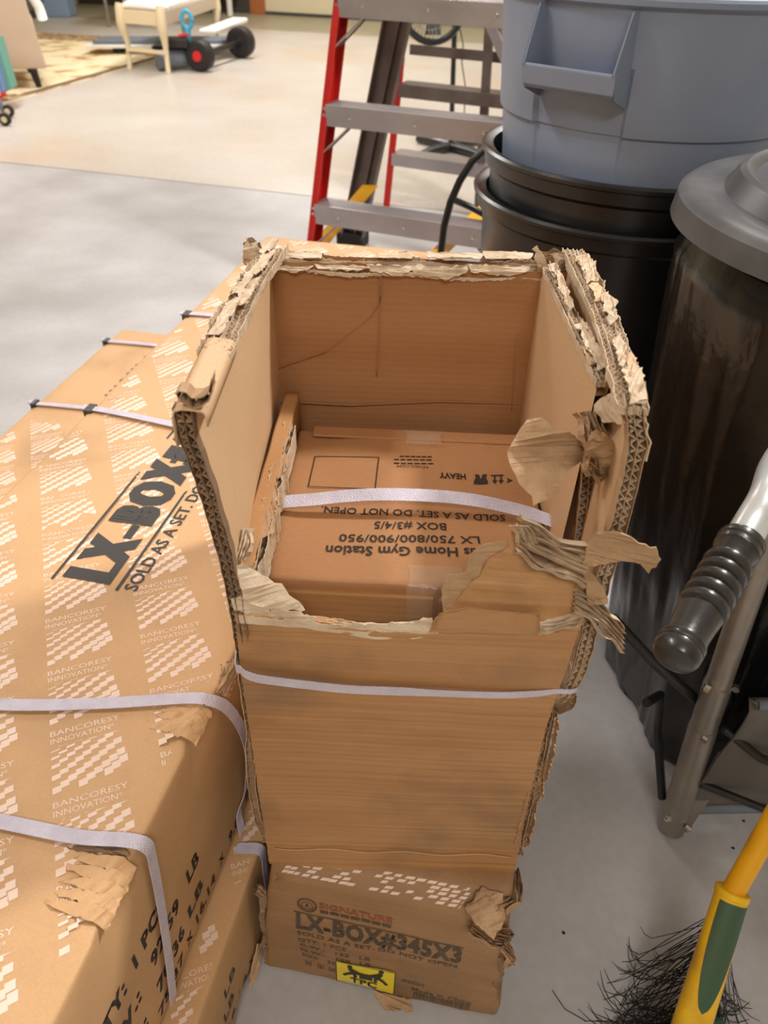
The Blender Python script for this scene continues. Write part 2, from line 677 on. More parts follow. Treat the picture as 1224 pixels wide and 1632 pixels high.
# ================================================================== CENTRAL STACK
UPS, TOC = (0, .62, .785), (0, -.785, .62)       # across and out of a pile of torn board

# ---- lettered carton at the bottom
A0 = V((-.144, .430, 0)); YAW = radians(-9.9)
bc = thing('lettered_carton', 'battered lettered carton on the floor under the torn open carton, with a yellow label', 'box', A0, YAW)
FB = Matrix.Translation(A0) @ Matrix.Rotation(YAW, 4, 'Z')


def crush(p):
    # sides slope in a little towards the top, right front corner caves in
    t = p.z / .236
    x = p.x + (.014 * t if p.x < .05 else 0) * max(0, 1 - p.x / .05) - (.012 * t if p.x > .26 else 0)
    y = p.y
    z = p.z
    if y < .05:
        z -= .018 * max(0, (.05 - y) / .05) * t * t
        y += .022 * t ** 3 * max(0, (.05 - y) / .05)
    return FB @ V((x, y, z))


mb = MB()
soft_box(mb, (0, 0, 0), (.315, .36, .2335), r=.006, step=.016, amp=.0035, nsc=14, seed=3,
         dents=[((.31, 0, .237), .055, (-.02, .02, -.03)), ((0, 0, .237), .03, (.008, .006, -.01)), ((.315, 0, .09), .05, (-.008, 0, 0))], fn=crush)
BCB = mb.build('carton_body', 'kraft_old', bc, smooth='all')
# cut and frayed vertical edges
for (x, sd, zz) in ((-.001, 7, .2), (.307, 9, .17)):
    path = [FB @ V((x + (.006 if x < .1 else -.002) * i / 8 + .003 * sin(i * 2.1 + sd), .004 + .006 * (i % 2), .012 + zz * i / 8)) for i in range(9)]
    L, Fm = edge_core(path, FB.to_3x3() @ V((0, 1, 0)), FB.to_3x3() @ V((1 if x < .1 else -1, .2, 0)), .010, .006, sd, 2, .0028)
    L.build('torn_edge', 'core', bc); Fm.build('flute', 'torn_brown', bc)
mb = MB()
crumple_clump(mb, [FB @ V(p) for p in ((.262, .012, .223), (.288, .004, .212), (.306, .012, .195))], .016, 3.3, 8, (0, -.3, .9), (.5, .7, 0), .011)
crumple_clump(mb, [FB @ V(p) for p in ((.30, -.002, .212), (.308, .0, .19), (.308, .0, .165))], .008, 5.3, 5, (.6, -.7, .2), (.6, .6, 0), .008)
crumple_clump(mb, [FB @ V(p) for p in ((.285, .03, .232), (.305, .045, .225), (.302, .09, .215))], .012, 8.3, 6, (0, 0, 1), None, .008)
mb.build('crushed_corner', 'torn_brown', bc, solid=.0007)
mb = MB()
mb.add(*sheet([FB @ V(p) for p in ((.25, .02, .236), (.262, .006, .231), (.285, -.002, .224), (.296, .02, .228), (.29, .045, .236), (.265, .045, .24))], .002, .004, 70, 4, 3, .002))
mb.build('torn_flap', 'torn_brown', bc)
mb = MB()
mb.add(*sheet([FB @ V(p) for p in ((.15, -.001, .004), (.2, -.002, .003), (.205, -.015, .002), (.17, -.02, .002), (.155, -.008, .001))], .002, .001, 60, 6, 2, .002))
mb.build('torn_scrap', 'torn_brown', bc)


def fbp(s, z, off=-.0012):
    # point on the printed front face (follows the lean of the face)
    t = z / .236
    x = s
    return FB @ V((x, .022 * t ** 3 + off - .0022, z))


RB, UB = FB.to_3x3() @ V((1, 0, 0)), (fbp(.1, .2) - fbp(.1, .05)).normalized()
ink = MB()


def ftxt(body, s, z, wd, h, bold=.0, into=None):
    m = into or ink
    vs, fs = glyphs(body, bold)
    x0 = min(p[0] for p in vs); x1 = max(p[0] for p in vs)
    m.add([fbp(s + (p[0] - x0) / (x1 - x0) * wd, z + p[1] / CAP[0] * h) for p in vs], fs)


ftxt('LX-BOX#345X3', .049, .131, .206, .029, .05)
for (s0, s1, z0, z1) in ((.046, .255, .1625, .1642), (.079, .169, .1715, .1765)):
    k = 14
    for i in range(k):
        a, b = s0 + (s1 - s0) * i / k, s0 + (s1 - s0) * (i + 1) / k
        if z1 - z0 > .003:
            b -= .0018 * (i % 2)
        ink.add([fbp(a, z0), fbp(b, z0), fbp(b, z1), fbp(a, z1)], [(0, 1, 2, 3)])
ftxt('SOLD AS A SET. DO NOT OPEN.', .050, .116, .205, .0085, .01)
ftxt('QTY: 1 PCS', .051, .1005, .062, .0075, .01)
ftxt('G.W.:   132   LB', .052, .086, .092, .0072, .01)
ftxt('N.W.:   128   LB', .053, .072, .092, .0072, .01)
ftxt('SIZE:   32', .054, .057, .045, .0072, .01)
ftxt('INCH', .186, .046, .029, .0072, .01)
ftxt('Made in China', .200, .0300, .078, .0075, .01)
rnd = random.Random(5)
x = .203
while x < .277:
    wd = rnd.choice((.0008, .0014, .0022))
    ink.add([fbp(x, .009), fbp(x + wd, .009), fbp(x + wd, .027), fbp(x, .027)], [(0, 1, 2, 3)])
    x += wd + rnd.choice((.0008, .0013))
# emblem: ring, laurel ticks and a small figure
for i in range(28):
    a0, a1 = 2 * pi * i / 28, 2 * pi * (i + .86) / 28
    for r0, r1 in ((.0105, .0125), (.0062, .0072)):
        ink.add([fbp(.063 + cos(a) * r * 1.0, .180 + sin(a) * r) for a, r in ((a0, r0), (a1, r0), (a1, r1), (a0, r1))], [(0, 1, 2, 3)])
    if i > 13:
        ink.add([fbp(.063 + cos(a) * r, .180 + sin(a) * r) for a, r in ((a0, .0075), (a0 + .08, .0075), (a0 + .2, .0102), (a0 + .1, .0102))], [(0, 1, 2, 3)])
ftxt('A', .0605, .177, .005, .006, .03)
# handling icons, faint
for s in (.058, .075, .09):
    for q in ((0, 0, .008, .0012), (0, 0, .0012, .012), (.0068, 0, .008, .012), (.003, .003, .005, .009)):
        ink.add([fbp(s + q[0], .034 + q[1]), fbp(s + q[2], .034 + q[1]), fbp(s + q[2], .034 + q[3]), fbp(s + q[0], .034 + q[3])], [(0, 1, 2, 3)])
DB = FB.to_3x3() @ V((0, 1, 0))
ink.conform(BCB, DB, .0011).build('printed_lettering', 'faded_ink', bc)
rd = MB()
ftxt('SIGNATURE', .078, .1795, .09, .0095, .02, rd)
rd.conform(BCB, DB, .0011).build('red_lettering', 'red_ink', bc)['label'] = 'faded red lettering'
# yellow label
lab = MB()
lo = -.0022
lab.grid([[fbp(.100 + .078 * i / 6, .012 + .062 * j / 5 - .003 * i / 6, lo) for j in range(6)] for i in range(7)])
lb = lab.conform(BCB, DB, .0018).build('yellow_label', 'yellow_label', bc)
lb['label'] = 'yellow label with two figures carrying a crate'
lk = MB()


def lp_(x, y, o=-.0032):
    return fbp(.100 + .078 * x, .012 + .062 * y - .003 * x, o)


def lpoly(pts):
    lk.add([lp_(*p) for p in pts], [tuple(range(len(pts)))])


def lline(a, b, w_):
    a, b = V((a[0] * 1.4, a[1], 0)), V((b[0] * 1.4, b[1], 0))
    t = (b - a).normalized() * .5
    n = V((-t.y, t.x, 0)) * w_
    lpoly([((q.x) / 1.4, q.y) for q in (a - n, b - n, b + n, a + n)])


lpoly([(.40, .42), (.62, .42), (.62, .68), (.40, .68)])
for sx in (1, -1):
    X = lambda q: .5 + sx * (q - .5)
    for a, b, w_ in (((X(.24), .80), (X(.30), .60), .12), ((X(.30), .62), (X(.40), .62), .07), ((X(.24), .78), (X(.40), .66), .07),
                     ((X(.29), .60), (X(.20), .50), .09), ((X(.20), .50), (X(.13), .40), .08), ((X(.30), .60), (X(.34), .46), .09), ((X(.34), .46), (X(.31), .38), .07)):
        lline(a, b, w_)
    lpoly([(X(.24) + .045 * cos(2 * pi * i / 10) * sx, .88 + .07 * sin(2 * pi * i / 10)) for i in range(10)])
vs, fs = glyphs('TPC', .03)
x0 = min(p[0] for p in vs); x1 = max(p[0] for p in vs)
lk.add([lp_(.24 + (p[0] - x0) / (x1 - x0) * .46, .08 + p[1] / CAP[0] * .26) for p in vs], fs)
for q in ((0, 0, .985, .02), (0, .98, 1, 1), (0, 0, .015, 1), (.985, 0, 1, 1)):
    lpoly([(q[0], q[1]), (q[2], q[1]), (q[2], q[3]), (q[0], q[3])])
lk.conform(BCB, DB, .0026).build('label_print', 'black_ink', lb)
# worn pale print on the top of the carton
pp = MB()
rnd = random.Random(11)
for (cx, cy, cw) in ((.070, .014, .10), (.195, .012, .12)):
    for i in range(9):
        for j in range(5):
            if rnd.random() < .25:
                continue
            s = cx - cw / 2 + cw * i / 9 + .004 * (j % 2) + rnd.uniform(-.001, .001)
            y = .006 + j * .0075
            ww = .0075 + rnd.random() * .003
            z = .2385 - .018 * max(0, (.05 - y) / .05)
            pts = []
            for (a, b) in ((0, 0), (ww, .001), (ww + .003, .0062), (.003, .0052)):
                yy = y + b
                zq = .237
                q = crush(V((s + a, yy, zq)))
                pts.append(q + V((0, -.0004, .0016 - 0 * z)))
            pp.add(pts, [(0, 1, 2, 3)])
pp.conform(BCB, (0, .3, -1), .0003).build('pale_print', 'pale_ink', bc)

# ---- torn open carton
tc_ = thing('torn_open_carton', 'tall torn open carton with ragged rim in the middle, holding a smaller carton', 'box', (0, .62, .24))
FY = .455
front = [(430, 1372), (500, 1378), (600, 1386), (700, 1391), (780, 1391), (820, 1385), (836, 1300), (852, 1230), (866, 1170), (884, 1110), (905, 1050), (918, 1010), (925, 978),
         (900, 985), (860, 992), (800, 990), (700, 1000), (660, 1001), (600, 1003), (560, 998), (525, 990), (480, 985), (420, 979), (375, 975), (380, 1030), (386, 1080), (398, 1160), (412, 1250)]
jg = [.0003] * 5 + [.0008] * 7 + [.001] * 12 + [.0005] * 4
vs, fs = sheet([atY(u, v, FY + (.003 * sin(u * .02) if 1000 < v < 1300 else 0)) for u, v in front], .006, .0022, 7, 2, 6, jg, nrm=(0, -1, 0))
MB().add(vs, fs).build('front_panel', 'kraft_front', tc_, smooth=40)
# fold line near the foot of the front panel
MB().ribbon([atY(436 + 380 * i / 20, 1352 + 13 * i / 20 + 2 * sin(i), FY - .0042) for i in range(21)], (0, 0, .0007), .001).build('crease', 'kraft', tc_, smooth='all')
# ragged pale lip on the front panel
path = [atY(u, v, FY + .001) for u, v in ((378, 975), (430, 979), (490, 984), (540, 992), (600, 1001), (660, 1001), (700, 992))]
L, Fm = edge_core(path, (0, 1, 0), (0, 0, -1), .007, .010, 2.2, 2, .004)
L.build('torn_edge', 'torn_paper', tc_, solid=.0005); Fm.build('flute', 'core', tc_)
mb = MB()
mb.add(*sheet([atY(u, v, FY - .004) for u, v in ((560, 990), (600, 994), (640, 992), (690, 984), (688, 1004), (640, 1006), (600, 1006), (565, 1003))], .0006, .0012, 90, 3, 3, .0018))
mb.add(*sheet([atY(u, v, FY - .003) for u, v in ((368, 955), (385, 950), (410, 960), (432, 968), (428, 980), (400, 979), (374, 974))], .0006, .0022, 80, 5, 3, .002))
mb.add(*sheet([atY(u, v, FY - .003) for u, v in ((432, 970), (470, 974), (505, 984), (500, 992), (460, 987), (430, 982))], .0006, .0012, 80, 6, 3, .0015))
mb.build('torn_liner', 'torn_paper', tc_)

# torn flap that still stands at the right of the front
flap = [(685, 1006, .449), (694, 985, .452), (720, 968, .456), (748, 930, .462), (766, 918, .465), (776, 893, .468), (812, 872, .472), (815, 842, .477), (840, 838, .479), (885, 868, .474),
        (928, 905, .466), (937, 950, .458), (925, 1003, .449), (860, 1008, .448), (770, 1007, .448)]
vs, fs = sheet([atY(u, v, y) for u, v, y in flap], .003, .0025, 26, 8, 5, [.0006] * 10 + [.0015] * 3 + [.0003] * 2)
MB().add(vs, fs).build('standing_flap', 'kraft_front', tc_, smooth=40)
vs, fs = sheet([atY(u, v, .4445) for u, v in ((700, 978), (745, 968), (800, 975), (860, 980), (861, 1011), (800, 1010), (690, 1004))], .0007, .0007, 40, 9, 4, [.0002] * 7)
MB().add(vs, fs).build('paper_tape', 'kraft_front', tc_, smooth='all')
vs, fs = sheet([atY(u, v, y) for u, v, y in ((706, 975, .455), (703, 940, .461), (714, 916, .464), (742, 912, .466), (748, 885, .47), (768, 868, .473), (806, 862, .476), (808, 876, .474), (772, 896, .47), (762, 924, .466), (745, 938, .462), (722, 972, .457))],
               .0006, .0008, 60, 10, 4, .0008)
MB().add(vs, fs).build('peeled_liner', 'torn_brown', tc_)


# side walls of the tall carton
def slab(mb, fn, nu, nv, tvec, j0=0.0, j1=0.0, seed=0, front=True):
    """closed board from fn(s,t); top ends of the two skins ragged separately"""
    tv = V(tvec)
    F, B = [], []
    for i in range(nu + 1):
        s = i / nu
        ra, rb = [], []
        for j in range(nv + 1):
            t = j / nv
            p = fn(s, t)
            ra.append(p + (V((0, 0, jag(s * .35, seed, j0, j0 * .4))) if j == nv else V()))
            rb.append(p + tv + (V((0, 0, jag(s * .35, seed + 9, j1, j1 * .4))) if j == nv else V()))
        F.append(ra); B.append(rb)
    mb.grid(F); mb.grid([r[::-1] for r in B])
    for r in ((0, nu) if front else (nu,)):
        mb.grid([F[r], B[r]])
    mid = .012      # the skins are hollow at the torn top; the core closes them a little way down
    mb.grid([[F[i][nv] - V((0, 0, mid)) for i in range(nu + 1)], [B[i][nv] - V((0, 0, mid)) for i in range(nu + 1)]])
    mb.grid([[F[i][0] for i in range(nu + 1)], [B[i][0] for i in range(nu + 1)]])


LE = [(425, 1320), (408, 1240), (398, 1170), (388, 1110), (378, 1040), (373, 1005), (360, 935), (346, 880), (326, 810), (305, 745), (284, 690), (277, 650)]   # front edge of the left wall
LEp = [atY(u, v, .452 if v < 1008 else .461) for u, v in LE]


def left_wall(s, t):
    # s: front to back, t: bottom to top
    k = t * (len(LEp) - 1)
    i = min(int(k), len(LEp) - 2)
    a = LEp[i].lerp(LEp[i + 1], k - i)
    zt = .24 + (LEp[-1].z - .24)
    bx = -.104 - .034 * min(1, max(0, (a.z - .46) / .14))
    b = V((bx, .822, a.z - .018 * t))
    p = a.lerp(b, s)
    p.x += -.004 * sin(pi * s) * t + .0015 * fnoise(p, 9, 3)
    return p


mb = MB(); slab(mb, left_wall, 26, 30, (.0105, 0, 0), .002, .003, 1, False)
lw = mb.build('left_panel', 'kraft_side', tc_, smooth=40)
# its front cut edge: corrugation seen end on
L, Fm = edge_core([p + V((.0055, -.001, 0)) for p in LEp[3:]], (1, 0, 0), (0, 1, 0), .0115, .010, 4.4, 2, .0014, .0085)
L.build('torn_edge', 'core', tc_, solid=.0006); Fm.build('flute', 'torn_brown', tc_, solid=.0005)
L, Fm = edge_core([p + V((.004, 0, 0)) for p in LEp[:4]], (1, 0, 0), (0, 1, 0), .011, .008, 6.4, 2, .004, .0065)
L.build('torn_edge', 'torn_brown', tc_, solid=.0005); Fm.build('flute', 'torn_brown', tc_, solid=.0005)
# bulging ply outside the left wall, lower down
path = [atY(u, v, .46) for u, v in ((383, 1040), (384, 1075), (390, 1120), (398, 1165), (396, 1200), (400, 1260), (410, 1310), (424, 1345))]
L, Fm = edge_core([p + V((.001, 0, 0)) for p in path], (1, 0, 0), (0, 1, 0), .008, .02, 9.1, 1, .003, .006)
L.build('torn_edge', 'kraft_side', tc_, solid=.0006); Fm.build('flute', 'torn_brown', tc_)
# folded-over top of the left wall: smooth near the front, ripped open behind
TL = [left_wall(s, 1) + V((.010, 0, 0)) for s in [i / 12 for i in range(13)]]
cap = MB()
r0 = []
for i in range(9):
    p = TL[0].lerp(TL[4], i / 8) + V((0, -.004, 0))
    r0.append([p + V(q) for q in ((-.0115, 0, -.03), (-.0118, 0, -.006), (-.0100, 0, -.0005), (-.004, 0, .001), (.004, 0, .0005), (.0105, 0, -.001), (.0120, 0, -.005), (.0118, 0, -.012))])
cap.grid(r0)
cap.build('folded_rim', 'kraft_side', tc_, smooth='all', solid=.0012)
L, Fm = edge_core([p + V((.001, 0, .001)) for p in TL[3:]], (1, 0, 0), (0, 0, -1), .024, .007, 7.7, 4, .0045, .008, .15)
L.build('torn_edge', 'torn_paper', tc_, solid=.0007); Fm.build('flute', 'torn_paper', tc_, solid=.0006)
mb = MB()
for k, (i, dx) in enumerate(((4, -.004), (6, .005), (7, -.003), (9, .003), (11, -.002))):
    p = TL[i] + V((dx, 0, .003)); q = TL[min(i + 2, 12)] + V((dx * .5, .01, .004))
    mb.add(*sheet([p + V((-.006, 0, 0)), p + V((.006, -.002, .003)), q + V((.007, 0, .001)), q + V((-.005, 0, -.001))], .0006, .003, 70, k + 3, 3, .002))
mb.build('torn_liner', 'torn_paper', tc_)
# hook-shaped folded lip at the front end of that rim
path = [atY(u, v, .449) for u, v in ((280, 636), (286, 632), (298, 636), (306, 643), (320, 641), (332, 634), (338, 612))]
L, Fm = edge_core(path, (0, .3, 1), (0, 1, 0), .007, .012, 3.9, 1, .0015, .005)
L.build('torn_edge', 'torn_brown', tc_, solid=.0008); Fm.build('flute', 'core', tc_)

# back wall


def back_wall(s, t):
    x = -.139 + .345 * s
    z = .24 + (.592 - .004 * s) * t
    return V((x + .0, .802 + .003 * sin(5 * s) * t + .0025 * fnoise((x, .8, z), 8, 5), z))


mb = MB(); slab(mb, back_wall, 40, 20, (0, .02, 0), .003, .003, 2)
mb.build('back_panel', 'kraft_inside', tc_, smooth=40)
mb = MB()
for pts in ([(433, 590), (520, 560), (590, 505), (606, 480), (607, 440)], [(606, 440), (604, 520), (600, 600)], [(433, 640), (560, 646), (700, 640), (860, 645)], [(830, 440), (822, 540), (815, 660)]):
    mb.ribbon(resample([atY(u, v, .8) for u, v in pts], .01), (.0007, 0, .0007), .0008, tv=(0, 1, 0))
mb.build('crease', 'kraft_inside', tc_, smooth='all')
path = [V((-.137 + .335 * i / 10, .812, .832 - .004 * i / 10 + .002 * sin(i * 1.7))) for i in range(11)]
L, Fm = edge_core(path, (0, 1, 0), (0, 0, -1), .026, .007, 12.2, 4, .0035, .009, .15, [-.009, -.0045, -.002, 0, .001])
L.build('torn_edge', 'torn_paper', tc_, solid=.0007); Fm.build('flute', 'torn_paper', tc_, solid=.0006)
mb = MB()
up_ = V((0, -.012, .001))
for k, (u0, u1, h) in enumerate(((425, 500, 20), (500, 590, 18), (585, 660, 24), (655, 745, 32), (745, 845, 26))):
    o = [atY(u0, 421, .801), atY((u0 + u1) / 2, 423, .800), atY(u1, 424, .801), atY(u1 - 2, 414 + h * .7, .797), atY((u0 + u1) / 2 + 10, 414 + h, .795), atY(u0 + 6, 414 + h * .75, .797)]
    mb.add(*sheet(o, .0006, .0022, 50, k + 20, 4, .002))
for k, (u0, u1) in enumerate(((430, 515), (600, 660), (680, 770), (770, 850))):
    o = [atY(u0, 402, .826), atY(u1, 403, .826), atY(u1 - 4, 413, .812), atY(u0 + 3, 411, .812)]
    mb.add(*sheet(o, .0006, .002, 60, k + 30, 3, .0015))
mb.build('torn_liner', 'torn_paper', tc_)


# inner right wall
def inner_right(s, t):
    y = .535 + .27 * s
    z = .245 + (.592 + .006 * (1 - s)) * t
    x = .1605 + .004 * (1 - s) * t + .0012 * fnoise((0, y, z), 10, 4)
    return V((x, y, z))


mb = MB(); slab(mb, inner_right, 20, 20, (.009, 0, 0), .002, .003, 4, False)
mb.build('inner_right_panel', 'kraft_side', tc_, smooth=40)
IR = [inner_right(i / 10, 1) + V((.0045, 0, .001)) for i in range(11)]
L, Fm = edge_core(IR, (1, 0, 0), (0, 0, -1), .012, .006, 15.2, 3, .0035, .007, .1)
L.build('torn_edge', 'torn_paper', tc_, solid=.0007); Fm.build('flute', 'torn_paper', tc_, solid=.0006)
path = [atY(u, v, .53) for u, v in ((938, 690), (940, 760), (934, 820), (925, 880), (922, 950))]
L, Fm = edge_core([p for p in path], (1, 0, 0), (0, 1, 0), .013, .012, 17.2, 2, .0014, .0085)
L.build('torn_edge', 'torn_brown', tc_, solid=.0006); Fm.build('flute', 'torn_paper', tc_, solid=.0005)

# outer right wall
REp = [atY(u, v, .452) for u, v in ((835, 1350), (850, 1290), (866, 1230), (880, 1165), (885, 1135), (912, 1112), (936, 1060), (955, 980), (985, 880), (1010, 790), (1028, 710), (1022, 650))]


def right_wall(s, t):
    k = t * (len(REp) - 1)
    i = min(int(k), len(REp) - 2)
    a = REp[i].lerp(REp[i + 1], k - i)
    b = V((.178 + .02 * t, .822, a.z - .022 * t ** 3))
    p = a.lerp(b, min(1, s * 1.0))
    p.x += .006 * sin(pi * s) * t + .0015 * fnoise(p, 9, 6)
    return p


mb = MB(); slab(mb, right_wall, 26, 30, (-.0095, 0, 0), .003, .003, 6, False)
mb.build('right_panel', 'kraft_side', tc_, smooth=40)
L, Fm = edge_core([p + V((-.005, -.001, 0)) for p in REp[4:]], (1, 0, 0), (0, 1, 0), .0125, .011, 22.2, 2, .0014, .0085)
L.build('torn_edge', 'torn_brown', tc_, solid=.0006); Fm.build('flute', 'torn_paper', tc_, solid=.0006)
L, Fm = edge_core([p + V((-.003, 0, 0)) for p in REp[:5]], (1, 0, 0), (0, 1, 0), .012, .010, 24.2, 2, .006, .008, .3)
L.build('torn_edge', 'torn_brown', tc_, solid=.0006); Fm.build('flute', 'torn_brown', tc_, solid=.0005)
TR = [right_wall(i / 12, 1) + V((-.005, 0, .001)) for i in range(13)]
L, Fm = edge_core(TR[0:], (1, 0, 0), (0, 0, -1), .020, .007, 27.2, 4, .004, .008, .15)
L.build('torn_edge', 'torn_paper', tc_, solid=.0007); Fm.build('flute', 'torn_paper', tc_, solid=.0006)
rnd = random.Random(21)
for (Q, x0, nn_, wd) in ((TR, -.001, 9, .009), (IR, 0, 7, .006)):
    for mname, cnt in (('torn_paper', nn_), ('kraft_side', 2)):
        mb = MB()
        for k in range(cnt):
            s = rnd.uniform(.02, .86) if mname == 'torn_paper' else (.35, .8)[k]
            ln = rnd.uniform(.03, .07) if mname == 'torn_paper' else .035
            n_ = len(Q) - 1
            P_ = lambda u: Q[min(int(u * n_), n_ - 1)].lerp(Q[min(int(u * n_), n_ - 1) + 1], u * n_ - min(int(u * n_), n_ - 1))
            a, b = P_(1 - s), P_(max(0, 1 - s - ln / .36))
            o_ = rnd.uniform(-.4, .4) * wd
            h_ = .004 + rnd.uniform(0, .003)
            w1, w2 = rnd.uniform(.35, .8) * wd, rnd.uniform(.35, .8) * wd
            mb.add(*sheet([a + V((o_ - w1, 0, h_ - .002)), a + V((o_ + w1, .003, h_ + .001)), a.lerp(b, .5) + V((o_ + w2 * 1.2, 0, h_ + .002)), b + V((o_ + w2, 0, h_)), b + V((o_ - w2, -.003, h_ - .002)), a.lerp(b, .5) + V((o_ - w1, 0, h_ + .001))],
                          .0007, .0035, 75, 70 + k, 4, .002, nrm=(0, 0, 1)))
        mb.build('torn_liner', mname, tc_)
# short closing boards so that the tall carton stands as a box
mb = MB(); mb.box((-.12, .795, .243), (.17, .801, .3)); mb.box((-.118, .46, .2425), (.165, .80, .246))
mb.build('bottom_flap', 'kraft_inside', tc_)

# crumples around the right front corner
mb = MB()
crumple_clump(mb, [atY(u, v, y) for u, v, y in ((824, 848, .470), (850, 868, .462), (890, 888, .456), (934, 905, .452))], .020, 1.1, 7, TOC, UPS, .011)
crumple_clump(mb, [atY(u, v, .462) for u, v in ((828, 838), (838, 850), (842, 866))], .008, 2.6, 4, TOC, (1, 0, 0), .007)
mb.build('crumpled_bundle', 'torn_paper', tc_, solid=.0008)
mb = MB()
mb.add(*sheet([atY(u, v, .466) for u, v in ((832, 845), (862, 848), (905, 868), (934, 895), (930, 912), (880, 905), (842, 880))], .001, .002, 60, 81, 4, .001))
mb.build('gap_shade_sheet', 'core', tc_)  # dark sheet added behind the folds, its colour standing in for shade in the gaps
mb = MB()
crumple_clump(mb, [atY(u, v, y) for u, v, y in ((915, 955, .452), (940, 968, .446), (968, 992, .442), (993, 1020, .440))], .013, 4.1, 6, TOC, UPS, .009)
crumple_clump(mb, [atY(u, v, .446) for u, v in ((858, 1002), (890, 996), (930, 985))], .006, 6.1, 4, TOC, UPS, .004)
mb.build('crumpled_bundle', 'torn_paper', tc_, solid=.0008)
mb = MB()
crumple_clump(mb, [atY(u, v, y) for u, v, y in ((938, 655, .535), (950, 690, .52), (960, 725, .505), (962, 755, .50))], .015, 7.1, 7, TOC, (1, .2, .1), .009)
crumple_clump(mb, [atY(u, v, .5) for u, v in ((935, 735), (955, 752), (985, 742))], .008, 9.1, 5, TOC, UPS, .007)
mb.add(*sheet([atY(u, v, .498) for u, v in ((932, 700), (950, 680), (975, 700), (992, 730), (985, 755), (950, 765), (930, 748))], .0008, .009, 55, 31, 4, .002))
mb.build('crumpled_bundle', 'torn_brown', tc_, solid=.0006)
mb = MB()
crumple_clump(mb, [atY(u, v, y) for u, v, y in ((868, 1118, .455), (890, 1128, .45), (908, 1122, .452), (918, 1108, .455))], .006, 11.1, 5, TOC, UPS, .006)
crumple_clump(mb, [atY(u, v, y) for u, v, y in ((824, 1350, .456), (828, 1362, .456))], .006, 12.1, 4, TOC, (1, 0, 0), .006)
mb.build('crumpled_bundle', 'torn_brown', tc_, solid=.0006)
# ripped ends at the two back corners
mb = MB()
crumple_clump(mb, [atY(u, v, y) for u, v, y in ((388, 402, .815), (402, 395, .81), (415, 405, .80), (424, 425, .795))], .014, 13.1, 7, TOC, UPS, .008)
mb.add(*sheet([atY(u, v, .80) for u, v in ((386, 410), (393, 378), (400, 392), (408, 385), (418, 400), (424, 430), (434, 450), (420, 440), (405, 425))], .0006, .006, 60, 41, 4, .002))
mb.build('crumpled_bundle', 'torn_paper', tc_, solid=.0006)
mb = MB()
crumple_clump(mb, [atY(u, v, y) for u, v, y in ((858, 418, .80), (880, 414, .81), (905, 420, .815), (922, 432, .81))], .013, 14.1, 7, TOC, UPS, .009)
mb.add(*sheet([atY(u, v, .81) for u, v in ((878, 405), (895, 402), (915, 412), (928, 425), (915, 440), (900, 452), (890, 440))], .0006, .008, 60, 43, 4, .003))
mb.add(*sheet([atY(u, v, .795) for u, v in ((850, 398), (856, 392), (866, 408), (880, 440), (872, 450), (858, 425))], .0008, .002, 60, 45, 4, .002))
mb.build('crumpled_bundle', 'torn_paper', tc_, solid=.0006)
# peeled sheets
vs, fs = sheet([atY(u, v, y) for u, v, y in ((838, 670, .535), (862, 668, .53), (880, 690, .525), (906, 690, .52), (933, 712, .53), (925, 735, .525), (900, 755, .505), (897, 782, .49), (874, 795, .48), (850, 806, .475), (848, 790, .48), (828, 770, .49), (812, 740, .505), (806, 722, .515), (818, 700, .525))],
               .0008, .006, 22, 51, 5, .0008, ripple=((.5, .2, .84), .011, .0004))
MB().add(vs, fs).build('peeled_sheet', 'torn_brown', tc_, smooth=25)
vs, fs = sheet([atY(u, v, y) for u, v, y in ((928, 900, .452), (938, 868, .452), (950, 850, .45), (985, 848, .445), (1004, 854, .442), (1018, 866, .44), (1046, 872, .438), (1053, 892, .436), (1046, 905, .436), (1033, 916, .437), (1020, 900, .44), (998, 893, .443), (965, 897, .448), (940, 902, .45))],
               .0012, .003, 25, 53, 5, .0012, ripple=((1, 0, .1), .0075, .0007))
MB().add(vs, fs).build('peeled_sheet', 'torn_brown', tc_, smooth=25)
vs, fs = sheet([atY(u, v, y) for u, v, y in ((370, 900, .456), (388, 898, .462), (412, 912, .466), (432, 925, .465), (448, 930, .463), (462, 948, .458), (476, 958, .455), (487, 972, .452), (450, 974, .448), (410, 966, .446), (392, 962, .447), (385, 940, .45)
                                             )], .0008, .003, 30, 55, 5, .0012, ripple=((.2, 0, 1), .009, .0004))
MB().add(vs, fs).build('peeled_sheet', 'torn_paper', tc_, smooth=25)
vs, fs = sheet([atY(u, v, y) for u, v, y in ((956, 636, .53), (975, 625, .52), (1000, 622, .50), (1020, 622, .475), (1029, 660, .455), (1034, 705, .45), (1022, 735, .452), (1006, 700, .47), (988, 676, .49), (962, 672, .515), (950, 655, .53))],
               .0012, .005, 30, 57, 5, .0012, ripple=((1, 0, .3), .009, .0006))
MB().add(vs, fs).build('peeled_sheet', 'torn_paper', tc_, smooth=25)
vs, fs = sheet([atY(u, v, y) for u, v, y in ((930, 905, .452), (948, 915, .45), (962, 935, .448), (970, 962, .446), (955, 962, .447), (938, 960, .45))], .0008, .004, 40, 59, 4, .0012)
MB().add(vs, fs).build('peeled_sheet', 'torn_brown', tc_, smooth=25)
